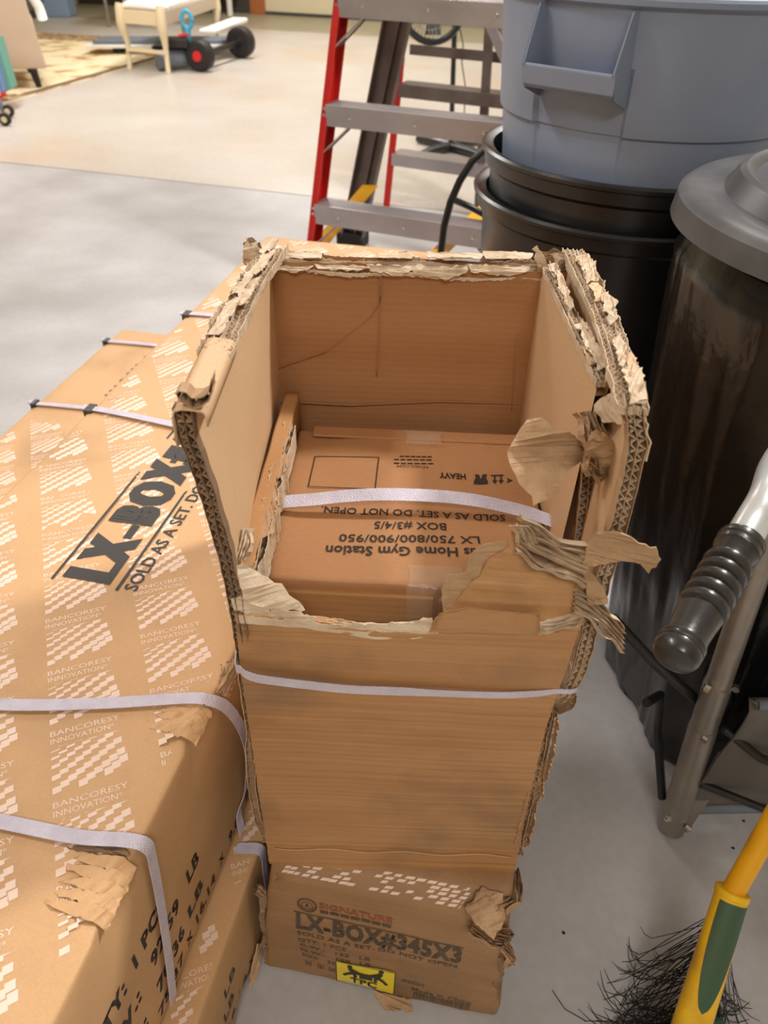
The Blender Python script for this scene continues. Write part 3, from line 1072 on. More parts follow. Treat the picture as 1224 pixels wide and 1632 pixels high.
# folded board strip along the left inside
a_, b_ = V((-.1095, .775, .690)), V((-.1175, .475, .690))
st = MB()
rows = []
for i in range(25):
    t = i / 24
    p = a_.lerp(b_, t)
    wq = .0075 + .001 * noise.noise(V((t * 6, 2, 0)))
    rows.append([p + V(q) for q in ((-wq, 0, -.05), (-wq, 0, -.0012), (-wq * .8, 0, 0), (wq * .8, 0, -.0005), (wq, 0, -.002), (wq * 1.05, 0, -.05))])
st.grid(rows)
st.build('inner_strip', 'kraft_front', tc_, smooth=25, solid=.0012)
path = [a_.lerp(b_, t) + V((.0085, 0, -.002)) for t in (.22, .4, .6, .8, 1)]
L, Fm = edge_core(path, (1, 0, 0), (0, 0, -1), .007, .03, 33.3, 2, .005, .02, .4)
L.build('torn_edge', 'torn_paper', tc_, solid=.0006); Fm.build('flute', 'torn_brown', tc_)
mb = MB()
for k, pts in enumerate(([(436, 725), (455, 722), (462, 735), (456, 752), (442, 765), (436, 750)], [(428, 780), (440, 768), (446, 800), (440, 830), (436, 850), (415, 860), (412, 840)])):
    mb.add(*sheet([atZ(u, v, .688) for u, v in pts], .0006, .002, 50, 61 + k, 4, .001))
mb.build('torn_liner', 'torn_brown', tc_)
mb = MB()
crumple_clump(mb, [atY(u, v, y) for u, v, y in ((392, 842, .50), (388, 865, .485), (378, 893, .47))], .008, 16.1, 6, TOC, (1, 0, 0), .006)
mb.build('crumpled_bundle', 'torn_paper', tc_, solid=.0006)


def strap(path, half, parent, name='strap', th=.0009, tv=None):
    """woven plastic strap: smooth band"""
    P = [V(p) for p in path]
    out = []
    for i in range(len(P) - 1):
        p0, p1, p2, p3 = P[max(i - 1, 0)], P[i], P[i + 1], P[min(i + 2, len(P) - 1)]
        for j in range(6):
            t = j / 6
            out.append(.5 * ((2 * p1) + (-p0 + p2) * t + (2 * p0 - 5 * p1 + 4 * p2 - p3) * t * t + (-p0 + 3 * p1 - 3 * p2 + p3) * t ** 3))
    out.append(P[-1])
    m = MB()
    if isinstance(half, list):
        n = len(out)
        hs = []
        for i in range(n):
            k = i / (n - 1) * (len(half) - 1)
            q = min(int(k), len(half) - 2)
            hs.append(V(half[q]).lerp(V(half[q + 1]), k - q))
        m.ribbon(out, hs, th, tv)
    else:
        m.ribbon(out, half, th, tv)
    return m.build(name, 'strap_plastic', parent, smooth=40)


pts = [V((-.139, .74, .60)), V((-.136, .6, .602))] + [atY(u, v, y) for u, v, y in ((377, 1042, .462), (384, 1068, .4485), (405, 1080, .446), (450, 1087, .446), (500, 1093, .446), (560, 1099, .446), (640, 1102, .446), (700, 1105, .446), (790, 1108, .446), (850, 1106, .447), (885, 1102, .448), (920, 1098, .452))] + [V((.188, .48, .575))]
hs = [(0, 0, .0055)] * 4 + [(0, 0, .0055)] * 5 + [(0, 0, .0042)] * 3 + [(0, 0, .003)] * 3
strap(pts, hs, tc_)

# ---- the carton inside
ic = thing('inner_carton', 'smaller printed carton with a loose strap, inside the torn open carton', 'box', (.03, .62, .247), -.03)
FI = Matrix.Translation((.031, .621, .247)) @ Matrix.Rotation(-.03, 4, 'Z')
mb = MB()
soft_box(mb, (-.137, -.124, 0), (.127, .130, .408), r=.006, step=.02, amp=.0022, nsc=9, seed=8,
         dents=[((-.137, -.124, .4), .03, (.003, .004, -.004)), ((-.1, .130, .408), .04, (0, -.004, -.004))], fn=lambda p: FI @ p)
ICB = mb.build('carton_body', 'kraft_inside', ic, smooth='all')
mb = MB()
mb.box((-.118, .112, .4075), (.126, .131, .4105), FI)
mb.build('back_flap', 'kraft_inside', ic, bevel=.001)
mb = MB()
mb.box((-.118, -.1275, .32), (.020, -.1225, .396), FI); mb.build('front_flap', 'kraft_front', ic, bevel=.0012)
mb = MB(); mb.box((.024, -.1275, .32), (.125, -.1225, .394), FI); mb.build('front_flap', 'kraft_front', ic, bevel=.0012)
mb = MB()
mb.grid([[FI @ V((x + .002 * sin(j * 2 + i), y, z + .0016 * fnoise((x * 3, y, z), 60, 3))) for j, (y, z) in enumerate(((.100, .4125), (.112, .414), (.124, .414), (.134, .409)))] for i, x in enumerate([-.012 + .0045 * q for q in range(10)])])
mb.build('clear_tape', 'clear_tape', ic, smooth='all')
mb = MB()
mb.grid([[FI @ V((x + .002 * sin(j * 2 + i), y, z + .0012 * fnoise((x * 3, y, z), 60, 5))) for j, (y, z) in enumerate(((-.10, .4105), (-.118, .4115), (-.127, .406), (-.130, .385), (-.130, .35)))] for i, x in enumerate([-.004 + .005 * q for q in range(11)])])
mb.build('clear_tape', 'clear_tape', ic, smooth='all')
ti = MB()
ZT = .6578


def itxt(body, a, b, h, bold=0.0):
    """upside-down line: a = px of the (image) right end of the baseline, b = left end; h cap height"""
    p, q = atZ(*a, ZT), atZ(*b, ZT)
    d = (q - p)
    up = V((0, 0, 1)).cross(d.normalized())
    ti.text(body, p, d, up, d.length, h, bold, lift=.0022)


itxt('Ftvids Home Gym Station', (800, 873), (520, 866), .0125, .018)
itxt('LX 750/800/900/950', (764, 853), (541, 848), .0105, .012)
itxt('BOX #3/4/5', (711, 832), (597, 828), .0105, .012)
itxt('SOLD AS A SET. DO NOT OPEN.', (805, 818), (513, 804), .0098, .012)
itxt('FTVIDS.COM', (682, 740), (633, 738), .0045, 0)
itxt('HEAVY', (742, 752), (700, 751), .0095, .03)
for k, (v, u0, u1) in enumerate(((722, 637, 690), (727, 628, 690), (733, 628, 693))):
    p, q = atZ(u0, v, ZT + .002), atZ(u1, v + 1.5, ZT + .002)
    for s in range(6):
        a, b = p.lerp(q, s / 6), p.lerp(q, (s + .8) / 6)
        ti.ribbon([a, b], (0, .0009, 0), .0002, tv=(0, 0, 1))
RC = [atZ(502, 721, ZT + .002), atZ(604, 724, ZT + .002), atZ(598, 775, ZT + .002), atZ(491, 770, ZT + .002)]
for i in range(4):
    d = (RC[(i + 1) % 4] - RC[i]).normalized()
    ti.ribbon([RC[i], RC[(i + 1) % 4]], V((0, 0, 1)).cross(d) * .0006, .0002, tv=(0, 0, 1))


def ipoly(pts):
    ti.add([atZ(u, v, ZT + .002) for u, v in pts], [tuple(range(len(pts)))])


# handling marks: hands under a load, two arrows
for s in (-1, 1):
    ipoly([(767 + s * 3, 752), (767 + s * 6, 752), (767 + s * 11, 760), (767 + s * 11, 765), (767 + s * 8, 765), (767 + s * 7, 759)])
ipoly([(761, 756), (773, 756), (777, 761), (773, 765), (761, 765), (757, 761)])
ipoly([(757, 750), (764, 750), (766, 755), (760, 757)]); ipoly([(777, 750), (770, 750), (768, 755), (774, 757)])
for u in (789, 799):
    ipoly([(u - 1, 753), (u + 1.5, 753), (u + 1.5, 762), (u - 1, 762)]); ipoly([(u - 4, 759), (u + 4.5, 759), (u, 765)])
ipoly([(783, 751), (803, 751), (803, 752.6), (783, 752.6)])
ipoly([(808, 756), (818, 760), (808, 764), (811, 760)])
ti.conform(ICB, (0, 0, -1), .0009).build('printed_lettering', 'black_ink', ic)
strap([V((-.108, .60, .60)), V((-.106, .602, .654))] + [atZ(u, v, z) for u, v, z in ((447, 801, .663), (500, 796, .668), (560, 790, .672), (620, 788, .674), (700, 791, .674), (760, 798, .672), (820, 811, .668), (862, 824, .665), (880, 838, .660))] + [V((.159, .578, .62))],
      (0, .0062, .003), ic, th=.001)

# ================================================================== LONG CARTONS ON THE LEFT
LA = -.1974
LM = Matrix.Rotation(LA, 4, 'Z')


BODY = {}


def long_carton(name, label, x0, x1, y0, y1, z0, z1, seed, dents=()):
    c = LM @ V(((x0 + x1) / 2, (y0 + y1) / 2, z0))
    t = thing(name, label, 'box', c, LA, 'long cartons stacked beside the torn carton')
    mb = MB()
    soft_box(mb, (x0, y0, z0), (x1, y1, z1), r=.006, step=.03, amp=.0025, nsc=6, seed=seed, dents=dents, fn=lambda p: LM @ p)
    BODY[t.name] = mb.build('carton_body', 'kraft', t, smooth='all')
    return t


def logos(mb, x0, x1, y0, y1, z, ox=0, oy=0, flip=1):
    """printed columns of stepped-stripe squares with two lines of lettering under each"""
    n, d = V((.84, .542, 0)), V((.542, -.84, 0))
    W_, H_, SX, SY = .066, .056, .1007, .0825
    base = V((-.411 + ox, .383 + oy, 0))
    keep = lambda p: x0 < p.x < x1 and y0 < p.y < y1
    for c in range(-14, 16):
        for r in range(-30, 30):
            o = base + n * (c * SX) + d * (r * SY - (.0217 * c))
            if not (x0 - .08 < o.x < x1 + .08 and y0 - .1 < o.y < y1 + .1):
                continue
            P = lambda a, b: LM @ V((o.x + n.x * a - d.x * b, o.y + n.y * a - d.y * b, z))
            K = lambda a, b: keep(V((o.x + n.x * a - d.x * b, o.y + n.y * a - d.y * b, 0)))
            # o: left end of the BANCORESY baseline; b measured up from it
            st = W_ / 9
            for k, (sx, sy, th) in enumerate(((0, .9, .022), (0, .74, .05), (0, .55, .075), (0, .31, .10), (0, .04, .125), (.36, .04, .135), (.72, .12, .15))):
                x, y = sx, sy
                while x < .97 and y < .99:
                    w2 = .111 + .012
                    hh = th
                    q = [(x, y), (x + w2, y + .028), (x + w2, min(1, y + hh + .028)), (x, min(1, y + hh))]
                    q = [(a * W_, .0125 + b * H_) for a, b in q]
                    if all(K(a, b) for a, b in q):
                        mb.add([P(a, b) for a, b in q], [(0, 1, 2, 3)])
                    x += .111; y += .083
            for body, dy, wd in (('BANCORESY', 0, W_ * 1.02), ('INNOVATION*', -.0095, W_ * .93)):
                vs, fs = glyphs(body, 0.0)
                a0 = min(p[0] for p in vs); a1 = max(p[0] for p in vs)
                loc = [((p[0] - a0) / (a1 - a0) * wd, dy + p[1] / CAP[0] * .0062) for p in vs]
                ok = [K(*q) for q in loc]
                fs2 = [f for f in fs if all(ok[i] for i in f)]
                if fs2:
                    used = sorted({i for f in fs2 for i in f}); mp = {i: j for j, i in enumerate(used)}
                    mb.add([P(*loc[i]) for i in used], [tuple(mp[i] for i in f) for f in fs2])


ZU = .47
up1 = long_carton('long_carton', 'long carton on top of the left stack, lettered across its top, crushed corners', -.693, -.272, -.06, 1.85, .204, ZU, 21,
                  dents=[((-.272, .262, ZU), .045, (-.012, 0, -.012)), ((-.272, .437, ZU), .035, (-.012, 0, -.012)), ((-.55, .7, ZU), .12, (0, 0, -.002)), ((-.69, 1.0, ZU), .03, (0, 0, -.004))])
pm = MB(); logos(pm, -.684, -.284, -.05, 1.84, ZU + .0028)
pm.conform(BODY[up1.name], (0, 0, -1), .0002).build('pale_print', 'pale_ink', up1)
tk = MB()
LR, LU = LM @ V((0, 1, 0)), LM @ V((-1, 0, 0))
tk.text('LX-BOX#6', LM @ V((-.462, .597, ZU + .0022)), LR, LU, .345, .060, .12, lift=-.001)
tk.text('SOLD AS A SET. DO NOT OPEN.', LM @ V((-.424, .594, ZU + .0022)), LR, LU, .36, .0165, .015, lift=-.001)
for x in (-.5335, -.4475):
    tk.ribbon([LM @ V((x, .59, ZU + .0032)), LM @ V((x, .98, ZU + .0032))], LM @ V((.0019, 0, 0)), .0002, tv=(0, 0, 1))
tk.conform(BODY[up1.name], (0, 0, -1), .0010).build('title_lettering', 'black_ink', up1)
tk = MB()
XS = -.272 + .0026
sx = lambda y, z: LM @ V((XS, y, z))
for body, y0, y1, z, h, bo in (('QTY:', .165, .226, .348, .023, .03), ('1 PCS', .243, .302, .348, .022, .03), ('G.W.:', .160, .237, .301, .022, .02), ('92.59', .262, .324, .301, .022, .02), ('LB', .347, .375, .303, .022, .02),
                           ('N.W.:', .160, .232, .25, .021, .02), ('70.36', .2575, .320, .25, .021, .02), ('LB', .333, .371, .252, .02, .02),
                           ('SIZE:', .14, .215, .2155, .017, .015), ('75.37', .247, .308, .2155, .017, .015), ('X', .317, .331, .2165, .015, .015), ('16.14', .343, .397, .2155, .017, .015), ('X', .411, .424, .2165, .015, .015), ('9.65', .442, .482, .2155, .017, .015), ('INCH', .5, .55, .2155, .017, .015)):
    p = sx(y0, z)
    tk.text(body, p, LR, (0, 0, 1), y1 - y0, h, bo + .03, lift=0.0)
tk.conform(BODY[up1.name], LM.to_3x3() @ V((-1, 0, 0)), .0003).build('printed_lettering', 'black_ink', up1)
# wrinkled, burst corners under the straps: creased plies pushed inwards
for (cy, sd, ln) in ((.262, 3, .052), (.437, 6, .036)):
    mb = MB()
    for k in range(5):
        y = cy - ln * .5 + ln * k / 5
        o = [(-.318 + .02 * ((k * 37 % 11) / 11 - .5), y + .002, ZU + .0001), (-.305, y + .006, ZU + .0012), (-.280, y + .008, ZU + .0006), (-.2695, y + .006, ZU - .009), (-.2695, y - .006, ZU - .010), (-.281, y - .005, ZU - .001), (-.306, y - .004, ZU + .0004), (-.326, y - .002, ZU - .0004)]
        mb.add(*sheet([LM @ V(q) for q in o], (.0007), .0018, 65, sd + k, 4, .0016, nrm=(0, 0, 1)))
    mb.build('wrinkled_corner', 'kraft', up1, smooth=50)
    mb = MB()
    mb.add(*sheet([LM @ V(p) for p in ((-.335, cy + ln * .40, ZU + .001), (-.31, cy + ln * .56, ZU + .003), (-.285, cy + ln * .60, ZU + .002), (-.276, cy + ln * .5, ZU + .001), (-.295, cy + ln * .48, ZU + .003), (-.31, cy + ln * .42, ZU + .001))], .0007, .003, 90, sd, 4, .002, nrm=(0, 0, 1)))
    mb.build('torn_liner', 'core', up1)
mb = MB()
mb.add(*sheet([LM @ V(p) for p in ((-.271, .475, ZU - .002), (-.280, .51, ZU + .002), (-.268, .525, ZU - .004), (-.266, .51, ZU - .025), (-.267, .485, ZU - .022))], .0008, .003, 80, 9, 4, .002))
mb.build('torn_flap', 'torn_brown', up1)


def lpt(x, y, z):
    return LM @ V((x, y, z))


LH = LM @ V((0, .0075, 0))
strap([lpt(-.70, .38, .3), lpt(-.6975, .385, .46), lpt(-.688, .388, ZU + .004), lpt(-.6, .392, ZU + .004), lpt(-.48, .405, ZU + .0045), lpt(-.38, .43, ZU + .0045), lpt(-.30, .455, ZU + .005), lpt(-.277, .462, ZU + .001), lpt(-.262, .472, ZU - .02), lpt(-.255, .485, .40), lpt(-.255, .492, .34), lpt(-.262, .49, .27), lpt(-.27, .475, .235), lpt(-.262, .46, .216)], LH, up1)
strap([lpt(-.70, .265, .3), lpt(-.6975, .268, .46), lpt(-.688, .27, ZU + .004), lpt(-.6, .275, ZU + .004), lpt(-.5, .285, ZU + .0045), lpt(-.405, .29, ZU + .0045), lpt(-.33, .292, ZU + .005), lpt(-.285, .299, ZU + .005), lpt(-.268, .302, ZU - .004), lpt(-.2665, .301, .44), lpt(-.2665, .293, .37), lpt(-.2665, .279, .28), lpt(-.2665, .266, .214)], LM @ V((0, .0068, 0)), up1)
for (ya, yb) in ((.968, .925), (1.355, 1.37)):
    strap([lpt(-.6975, ya, .35), lpt(-.6975, ya, .46), lpt(-.690, ya, ZU + .004), lpt(-.52, (ya * .6 + yb * .4), ZU + .0045), lpt(-.278, yb - .02, ZU + .0045), lpt(-.2675, yb - .02, .46), lpt(-.2675, yb - .02, .3)], LM @ V((0, .0068, 0)), up1)
lr = long_carton('long_carton', 'long carton on the floor under the lettered one, its side beside the bottom carton', -.671, -.238, -.12, 1.79, 0, .1945, 33,
                 dents=[((-.238, .35, 0), .04, (-.006, 0, .006))])
pm = MB(); logos(pm, -.272, -.243, -.1, 1.75, .2008, .03, .035)
pm.conform(BODY[lr.name], (0, 0, -1), .0002).build('pale_print', 'pale_ink', lr)
tk = MB()
XS2 = -.238 + .0026
for body, y0, y1, z, h in (('LB', .312, .345, .105, .02), ('LB', .300, .33, .065, .02), ('16.14', .303, .366, .028, .018), ('X', .376, .388, .03, .016), ('70.36', .21, .28, .065, .02), ('75.37', .20, .26, .028, .018)):
    tk.text(body, LM @ V((XS2, y0, z)), LR, (0, 0, 1), y1 - y0, h, .015, lift=0.0)
tk.conform(BODY[lr.name], LM.to_3x3() @ V((-1, 0, 0)), .0003).build('printed_lettering', 'black_ink', lr)
strap([lpt(-.266, .445, .2005), lpt(-.258, .447, .201), lpt(-.2345, .45, .199), lpt(-.2335, .45, .15), lpt(-.2335, .45, .03)], LM @ V((0, .0072, 0)), lr)
mb = MB()
mb.add(*sheet([LM @ V(p) for p in ((-.2345, .36, .001), (-.231, .385, .006), (-.232, .41, .03), (-.2345, .40, .05), (-.2345, .37, .03))], .001, .001, 60, 12, 3, .001))
mb.build('torn_flap', 'kraft_side', lr)
ll = long_carton('long_carton', 'long carton on the floor at the far left, its edge sticking out past the stack', -1.115, -.676, -.12, 1.79, 0, .1945, 44)
pm = MB(); logos(pm, -1.105, -.7, .2, 1.30, .2008, .02, .02)
pm.conform(BODY[ll.name], (0, 0, -1), .0002).build('pale_print', 'pale_ink', ll)
tk = MB()
for body, x, y, wd, h in (('LX-BOX#6', -.93, 1.44, .22, .05),):
    tk.text(body, LM @ V((x, y, .2005)), LR, LU, wd, h, .04, lift=0)
tk.conform(BODY[ll.name], (0, 0, -1), .0003).build('printed_lettering', 'faded_ink', ll)
for ya in (1.36, 1.70):
    strap([lpt(-1.1195, ya, .05), lpt(-1.1195, ya, .19), lpt(-1.112, ya, .200), lpt(-.95, ya + .01, .2005), lpt(-.70, ya + .0, .2005)], LM @ V((0, .0068, 0)), ll)
    MB().box((-1.119, ya - .012, .186), (-1.108, ya + .012, .2045), LM).build('edge_guard', 'black_plastic', ll, bevel=.001)
for ya in (.968, 1.355):
    MB().box((-.6975, ya - .012, .457), (-.684, ya + .012, .4755), LM).build('edge_guard', 'base_dark', up1, bevel=.001)

# ================================================================== TRASH CANS
CX, CY = .45, 1.55


def rim_prof(r0, z0, r1, z1, lip, wall=.004):
    """open tapered can: outside, rolled rim, inside"""
    p = [(r0 * .2, z0), (r0 - .01, z0), (r0, z0 + .01)]
    for i in range(1, 13):
        t = i / 12
        p.append((r0 + (r1 - r0) * t, z0 + .01 + (z1 - z0 - .05) * t))
    p += [(r1 + .004, z1 - .036), (r1 + lip * .55, z1 - .032), (r1 + lip * .7, z1 - .012), (r1 + lip * .95, z1 - .009), (r1 + lip, z1 - .003), (r1 + lip * .8, z1 + .001), (r1 + lip * .4, z1), (r1 - .002, z1 - .004),
          (r1 - wall, z1 - .02), (r0 - wall + .3 * (r1 - r0), z0 + .3 * (z1 - z0)), (r0 - wall, z0 + .02), (r0 * .2, z0 + .016)]
    return p


c1 = thing('trash_can', 'outermost black round trash can, standing on the floor with others nested in it', 'trash can', (CX, CY, 0), 0, 'nested round trash cans')
MB().lathe(rim_prof(.245, 0, .272, .715, .022), (CX, CY, 0), 96).build('can_body', 'black_plastic', c1, smooth=40)
c2 = thing('trash_can', 'black round trash can nested in the outer one, only its glossy rim band showing', 'trash can', (CX, CY, .055), 0, 'nested round trash cans')
MB().lathe(rim_prof(.238, .07, .266, .79, .02), (CX, CY, 0), 96).build('can_body', 'black_plastic', c2, smooth=40)
c3 = thing('trash_can', 'grey round trash can with a moulded pocket handle, nested on top of the black ones', 'trash can', (CX, CY, .3), 0, 'nested round trash cans')
TH = radians(-129.5)


def gfn(a, r, z):
    # upper band stands proud except in a channel under each handle
    for th in (TH, TH + pi):
        d = (a - th + pi) % (2 * pi) - pi
        if abs(d) < .315 and z < .93 and z > .5:
            return r - (.009 if z > .85 else .004), z
    return r, z


gp = [(.04, .32), (.2, .32), (.207, .33)]
for i in range(1, 9):
    gp.append((.207 + (.248 - .207) * i / 8, .33 + .47 * i / 8))
gp += [(.2515, .838), (.252, .851), (.2585, .855), (.2595, .862), (.262, .90), (.266, .95), (.270, 1.0), (.2725, 1.024), (.2775, 1.026), (.2825, 1.029), (.2835, 1.036), (.2815, 1.040), (.276, 1.042), (.268, 1.04), (.263, 1.0), (.245, .8), (.203, .34), (.04, .335)]
MB().lathe(gp, (CX, CY, 0), 288, gfn).build('can_body', 'grey_plastic', c3, smooth=30)


def handle(th):
    er, et = V((cos(th), sin(th), 0)), V((-sin(th), cos(th), 0))
    C_ = V((CX, CY, 0))
    P = lambda t, r, z: C_ + et * t + er * r + V((0, 0, z + (.010 if z < .95 else 0)))
    m = MB()
    hw = .078
    # bottom bar, slightly flared, with a rolled lower edge
    for (za, zb, ra, rb, ta, tb) in ((.905, .938, .262, .305, .003, .004),):
        prof = [(-hw, .240, .905), (-hw, .292, .902), (-hw, .300, .908), (-hw, .306, .934), (-hw, .304, .938), (-hw, .301, .935), (-hw, .295, .912), (-hw, .24, .912)]
        rows = [[P(s * (hw + (.002 if k in (3, 4) else 0)), r, z) for k, (_, r, z) in enumerate(prof)] for s in (-1, -.6, 0, .6, 1)]
        m.grid(rows)
    # side webs: from bar up to the rim
    for s in (-1, 1):
        o = [(.245, .885), (.292, .902), (.306, .936), (.278, 1.022), (.25, 1.022)]
        a = [P(s * hw, r, z) for r, z in o]
        b = [P(s * (hw - .0035), r, z) for r, z in o]
        n = len(o)
        m.add(a + b, [tuple(range(n)), tuple(range(2 * n - 1, n - 1, -1))] + [(i, (i + 1) % n, (i + 1) % n + n, i + n) for i in range(n)])
    return m


handle(TH).build('handle', 'grey_plastic', c3, bevel=.0015)
handle(TH + pi).build('handle', 'grey_plastic', c3, bevel=.0015)

# bagged can with lid
BX, BY = .665, .965
c4 = thing('trash_can', 'trash can wrapped in a shiny black bag under a dark lid', 'trash can', (BX, BY, 0))
MB().lathe([(.05, .02), (.225, .02), (.23, .03), (.268, .80), (.277, .80), (.277, .812), (.264, .812), (.226, .04), (.05, .035)], (BX, BY, 0), 72).build('can_body', 'black_plastic', c4, smooth=40)


def bag_r(a, t):
    """a: angle, t: 0 top .. 1 bottom of the bag skirt"""
    f = .006 + .016 * t
    pl = noise.noise(V((cos(a) * 2.4, sin(a) * 2.4, t * 1.2))) + .6 * noise.noise(V((cos(a) * 7, sin(a) * 7, t * 1.8 + 4))) + .25 * noise.noise(V((cos(a) * 16, sin(a) * 16, t * 5 + 9)))
    base = .292 - .018 * t + .010 * sin(pi * t * 1.3)
    return base + f * pl


bg = MB()
rows = []
NA = 220
for i in range(NA + 1):
    a = 2 * pi * (i % NA) / NA
    row = []
    for (r, z) in ((.255, .815), (.268, .818)):
        row.append(V((BX + r * cos(a), BY + r * sin(a), z + .004 * noise.noise(V((cos(a) * 8, sin(a) * 8, 1))))))
    for j in range(60):
        t = j / 59
        r = bag_r(a, t)
        if t < .05:
            r = .272 + (r - .272) * (t / .05)
        z = .822 - .808 * t + (.010 * noise.noise(V((cos(a) * 3, sin(a) * 3, 7))) if j > 50 else 0)
        row.append(V((BX + .042 * t + r * cos(a), BY - .035 * t + r * sin(a), z)))
    rows.append(row)
bg.grid(rows)
bg.build('bag', 'bag_film', c4, smooth='all')
ld = thing('lid', 'round dark grey trash can lid with a raised dome, lying on the bagged can', 'lid', (BX, BY, .822))
LX_, LY_ = .668, .985
MB().lathe([(.0, .884), (.10, .882), (.190, .872), (.212, .868), (.218, .876), (.225, .879), (.232, .876), (.246, .854), (.251, .8515), (.270, .8525), (.288, .853), (.296, .850), (.3015, .845), (.3045, .825), (.3055, .818),
            (.3025, .818), (.300, .842), (.285, .847), (.250, .846), (.222, .862), (.0, .872)], (LX_, LY_, 0), 128, lambda a, r, z: (r, z)).build('lid_shell', 'lid_plastic', ld, smooth=30)
m_ = MB()
m_.box((LX_ - .06, LY_ - .014, .8815), (LX_ + .06, LY_ + .014, .897)); m_.build('handle', 'lid_plastic', ld, bevel=.005)

# black hoop frame beside the nested cans
hf = thing('hoop_frame', 'thin black curved metal frame standing between the stepladder and the nested trash cans', 'frame', (.13, 2.1, 0))
arc = [atY(u, v, 2.1) for u, v in ((800, 228), (775, 236), (752, 258), (733, 288), (718, 322), (708, 360), (703, 400))]
arc += [V((arc[-1].x - .012, 2.1, .2)), V((arc[-1].x - .012, 2.1, .01))]
MB().tube(arc, .010, 10).build('hoop', 'black_metal', hf, smooth='all')
MB().tube([atY(722, 318, 2.1), atY(750, 330, 2.1), atY(790, 352, 2.1)], .0085, 10).build('branch', 'black_metal', hf, smooth='all')
arc2 = [V((p.x * 0 + arc[0].x * 2 - p.x, 2.1, p.z)) for p in arc]
MB().tube(arc2, .010, 10).build('hoop', 'black_metal', hf, smooth='all')

# ================================================================== HAND TRUCK
ht = thing('hand_truck', 'folding metal hand truck with a ribbed black grip, leaning by the bagged trash can', 'hand truck', (.46, .68, 0))
foot = V((.462, .640, .012))
mid = V((.459, .668, .235)); up_t = V((.450, .700, .62))
A1 = foot.lerp(mid, 0)
MB().tube([foot, mid], .0195, 24).build('lower_tube', 'steel_tube', ht, smooth=40)
m2 = mid.lerp(up_t, .22)
MB().tube([mid - (up_t - mid).normalized() * .02, m2], .0185, 24).build('collar', 'steel_tube', ht, smooth=40)
MB().tube([m2 - (up_t - mid).normalized() * .02, up_t], .0165, 24).build('upper_tube', 'steel_tube', ht, smooth=40)
g0, g1 = V((.211, .371, .706)), V((.291, .478, .733))
ax = (g1 - g0).normalized()
# silver tube: out of the grip, over and down to the post
hp = [g1 - ax * .02, g1 + ax * .02, g1 + ax * .055 + V((0, 0, .002)), V((.352, .572, .742)), V((.392, .628, .730)), V((.428, .672, .700)), V((.447, .692, .655)), up_t - V((0, 0, .02))]
q = []
for i in range(len(hp) - 1):
    p0, p1, p2, p3 = hp[max(i - 1, 0)], hp[i], hp[i + 1], hp[min(i + 2, len(hp) - 1)]
    for j in range(6):
        t = j / 6
        q.append(.5 * ((2 * p1) + (-p0 + p2) * t + (2 * p0 - 5 * p1 + 4 * p2 - p3) * t * t + (-p0 + 3 * p1 - 3 * p2 + p3) * t ** 3))
q.append(hp[-1])
MB().tube(q, .0148, 24).build('handle_tube', 'bright_alu', ht, smooth='all')
gl = (g1 - g0).length
pr = [(0, .004), (.0006, .010), (.003, .0150), (.007, .0172), (.012, .0176), (.014, .0172), (.0145, .0178), (.0165, .0178), (.017, .0172), (.018, .0176), (.020, .0176), (.021, .0168), (.028, .0160), (.040, .0165), (.050, .0175)]
s_ = .052
for k in range(5):
    pr += [(s_, .0162), (s_ + .0012, .0160), (s_ + .003, .0186), (s_ + .006, .0194), (s_ + .009, .0186), (s_ + .0105, .0162)]
    s_ += .0117
pr += [(s_ + .004, .0165), (gl * .86, .0172), (gl * .9, .0180), (gl * .905, .0185), (gl * .93, .0185), (gl * .935, .0180), (gl * .95, .0182), (gl * .955, .0188), (gl * .985, .0190), (gl, .0184), (gl + .0005, .0150)]
MB().tube([g0 + ax * a for a, b in pr], [b for a, b in pr], 36).build('grip', 'grip_rubber', ht, smooth=30)
for (p, r) in ((mid + V((-.004, -.02, -.004)), .0055), (m2 + V((-.019, -.012, .002)), .006), (m2 + V((.02, -.01, .002)), .005), (foot + V((.014, -.017, .03)), .005), (foot + V((-.018, -.008, .04)), .005)):
    d = (p - V((foot.x, foot.y, p.z))).normalized()
    MB().tube([p - d * .004, p + d * .003, p + d * .0045], [r, r, r * .6], 8).build('bolt', 'chrome', ht, smooth=30)
MB().beam(foot + V((.01, -.004, .0)), foot + V((.046, .02, .17)), V((.014, 0, 0)), V((0, .003, .001))).build('bracket', 'steel_tube', ht, bevel=.001)
MB().tube([V((.472, .665, .03)), V((.62, .672, .030)), V((.80, .68, .030))], .011, 12).build('base_tube', 'slate', ht, smooth=40)
MB().tube([V((.474, .640, .135)), V((.56, .612, .12)), V((.80, .605, .12))], .006, 10).build('brace', 'black_metal', ht, smooth=40)
MB().tube([V((.472, .645, .26)), V((.52, .618, .235)), V((.62, .606, .20)), V((.80, .605, .18))], .006, 10).build('brace', 'black_metal', ht, smooth=40)
MB().tube([V((.446, .668, .05)), V((.425, .72, .16)), V((.4, .70, .26)), atY(1030, 1120, .665)], .0065, 10).build('brace', 'black_metal', ht, smooth=40)
MB().tube([atY(975, 985, .69), atY(1040, 1055, .675), atY(1125, 1128, .70)], .0075, 12).build('brace', 'black_metal', ht, smooth=40)
# second post, outside the picture, closes the frame
MB().tube([V((.80, .70, .012)), V((.80, .71, .62)), V((.76, .70, .70)), V((.6, .66, .735)), V((.39, .62, .7315))], .0165, 16).build('far_post', 'steel_tube', ht, smooth=40)

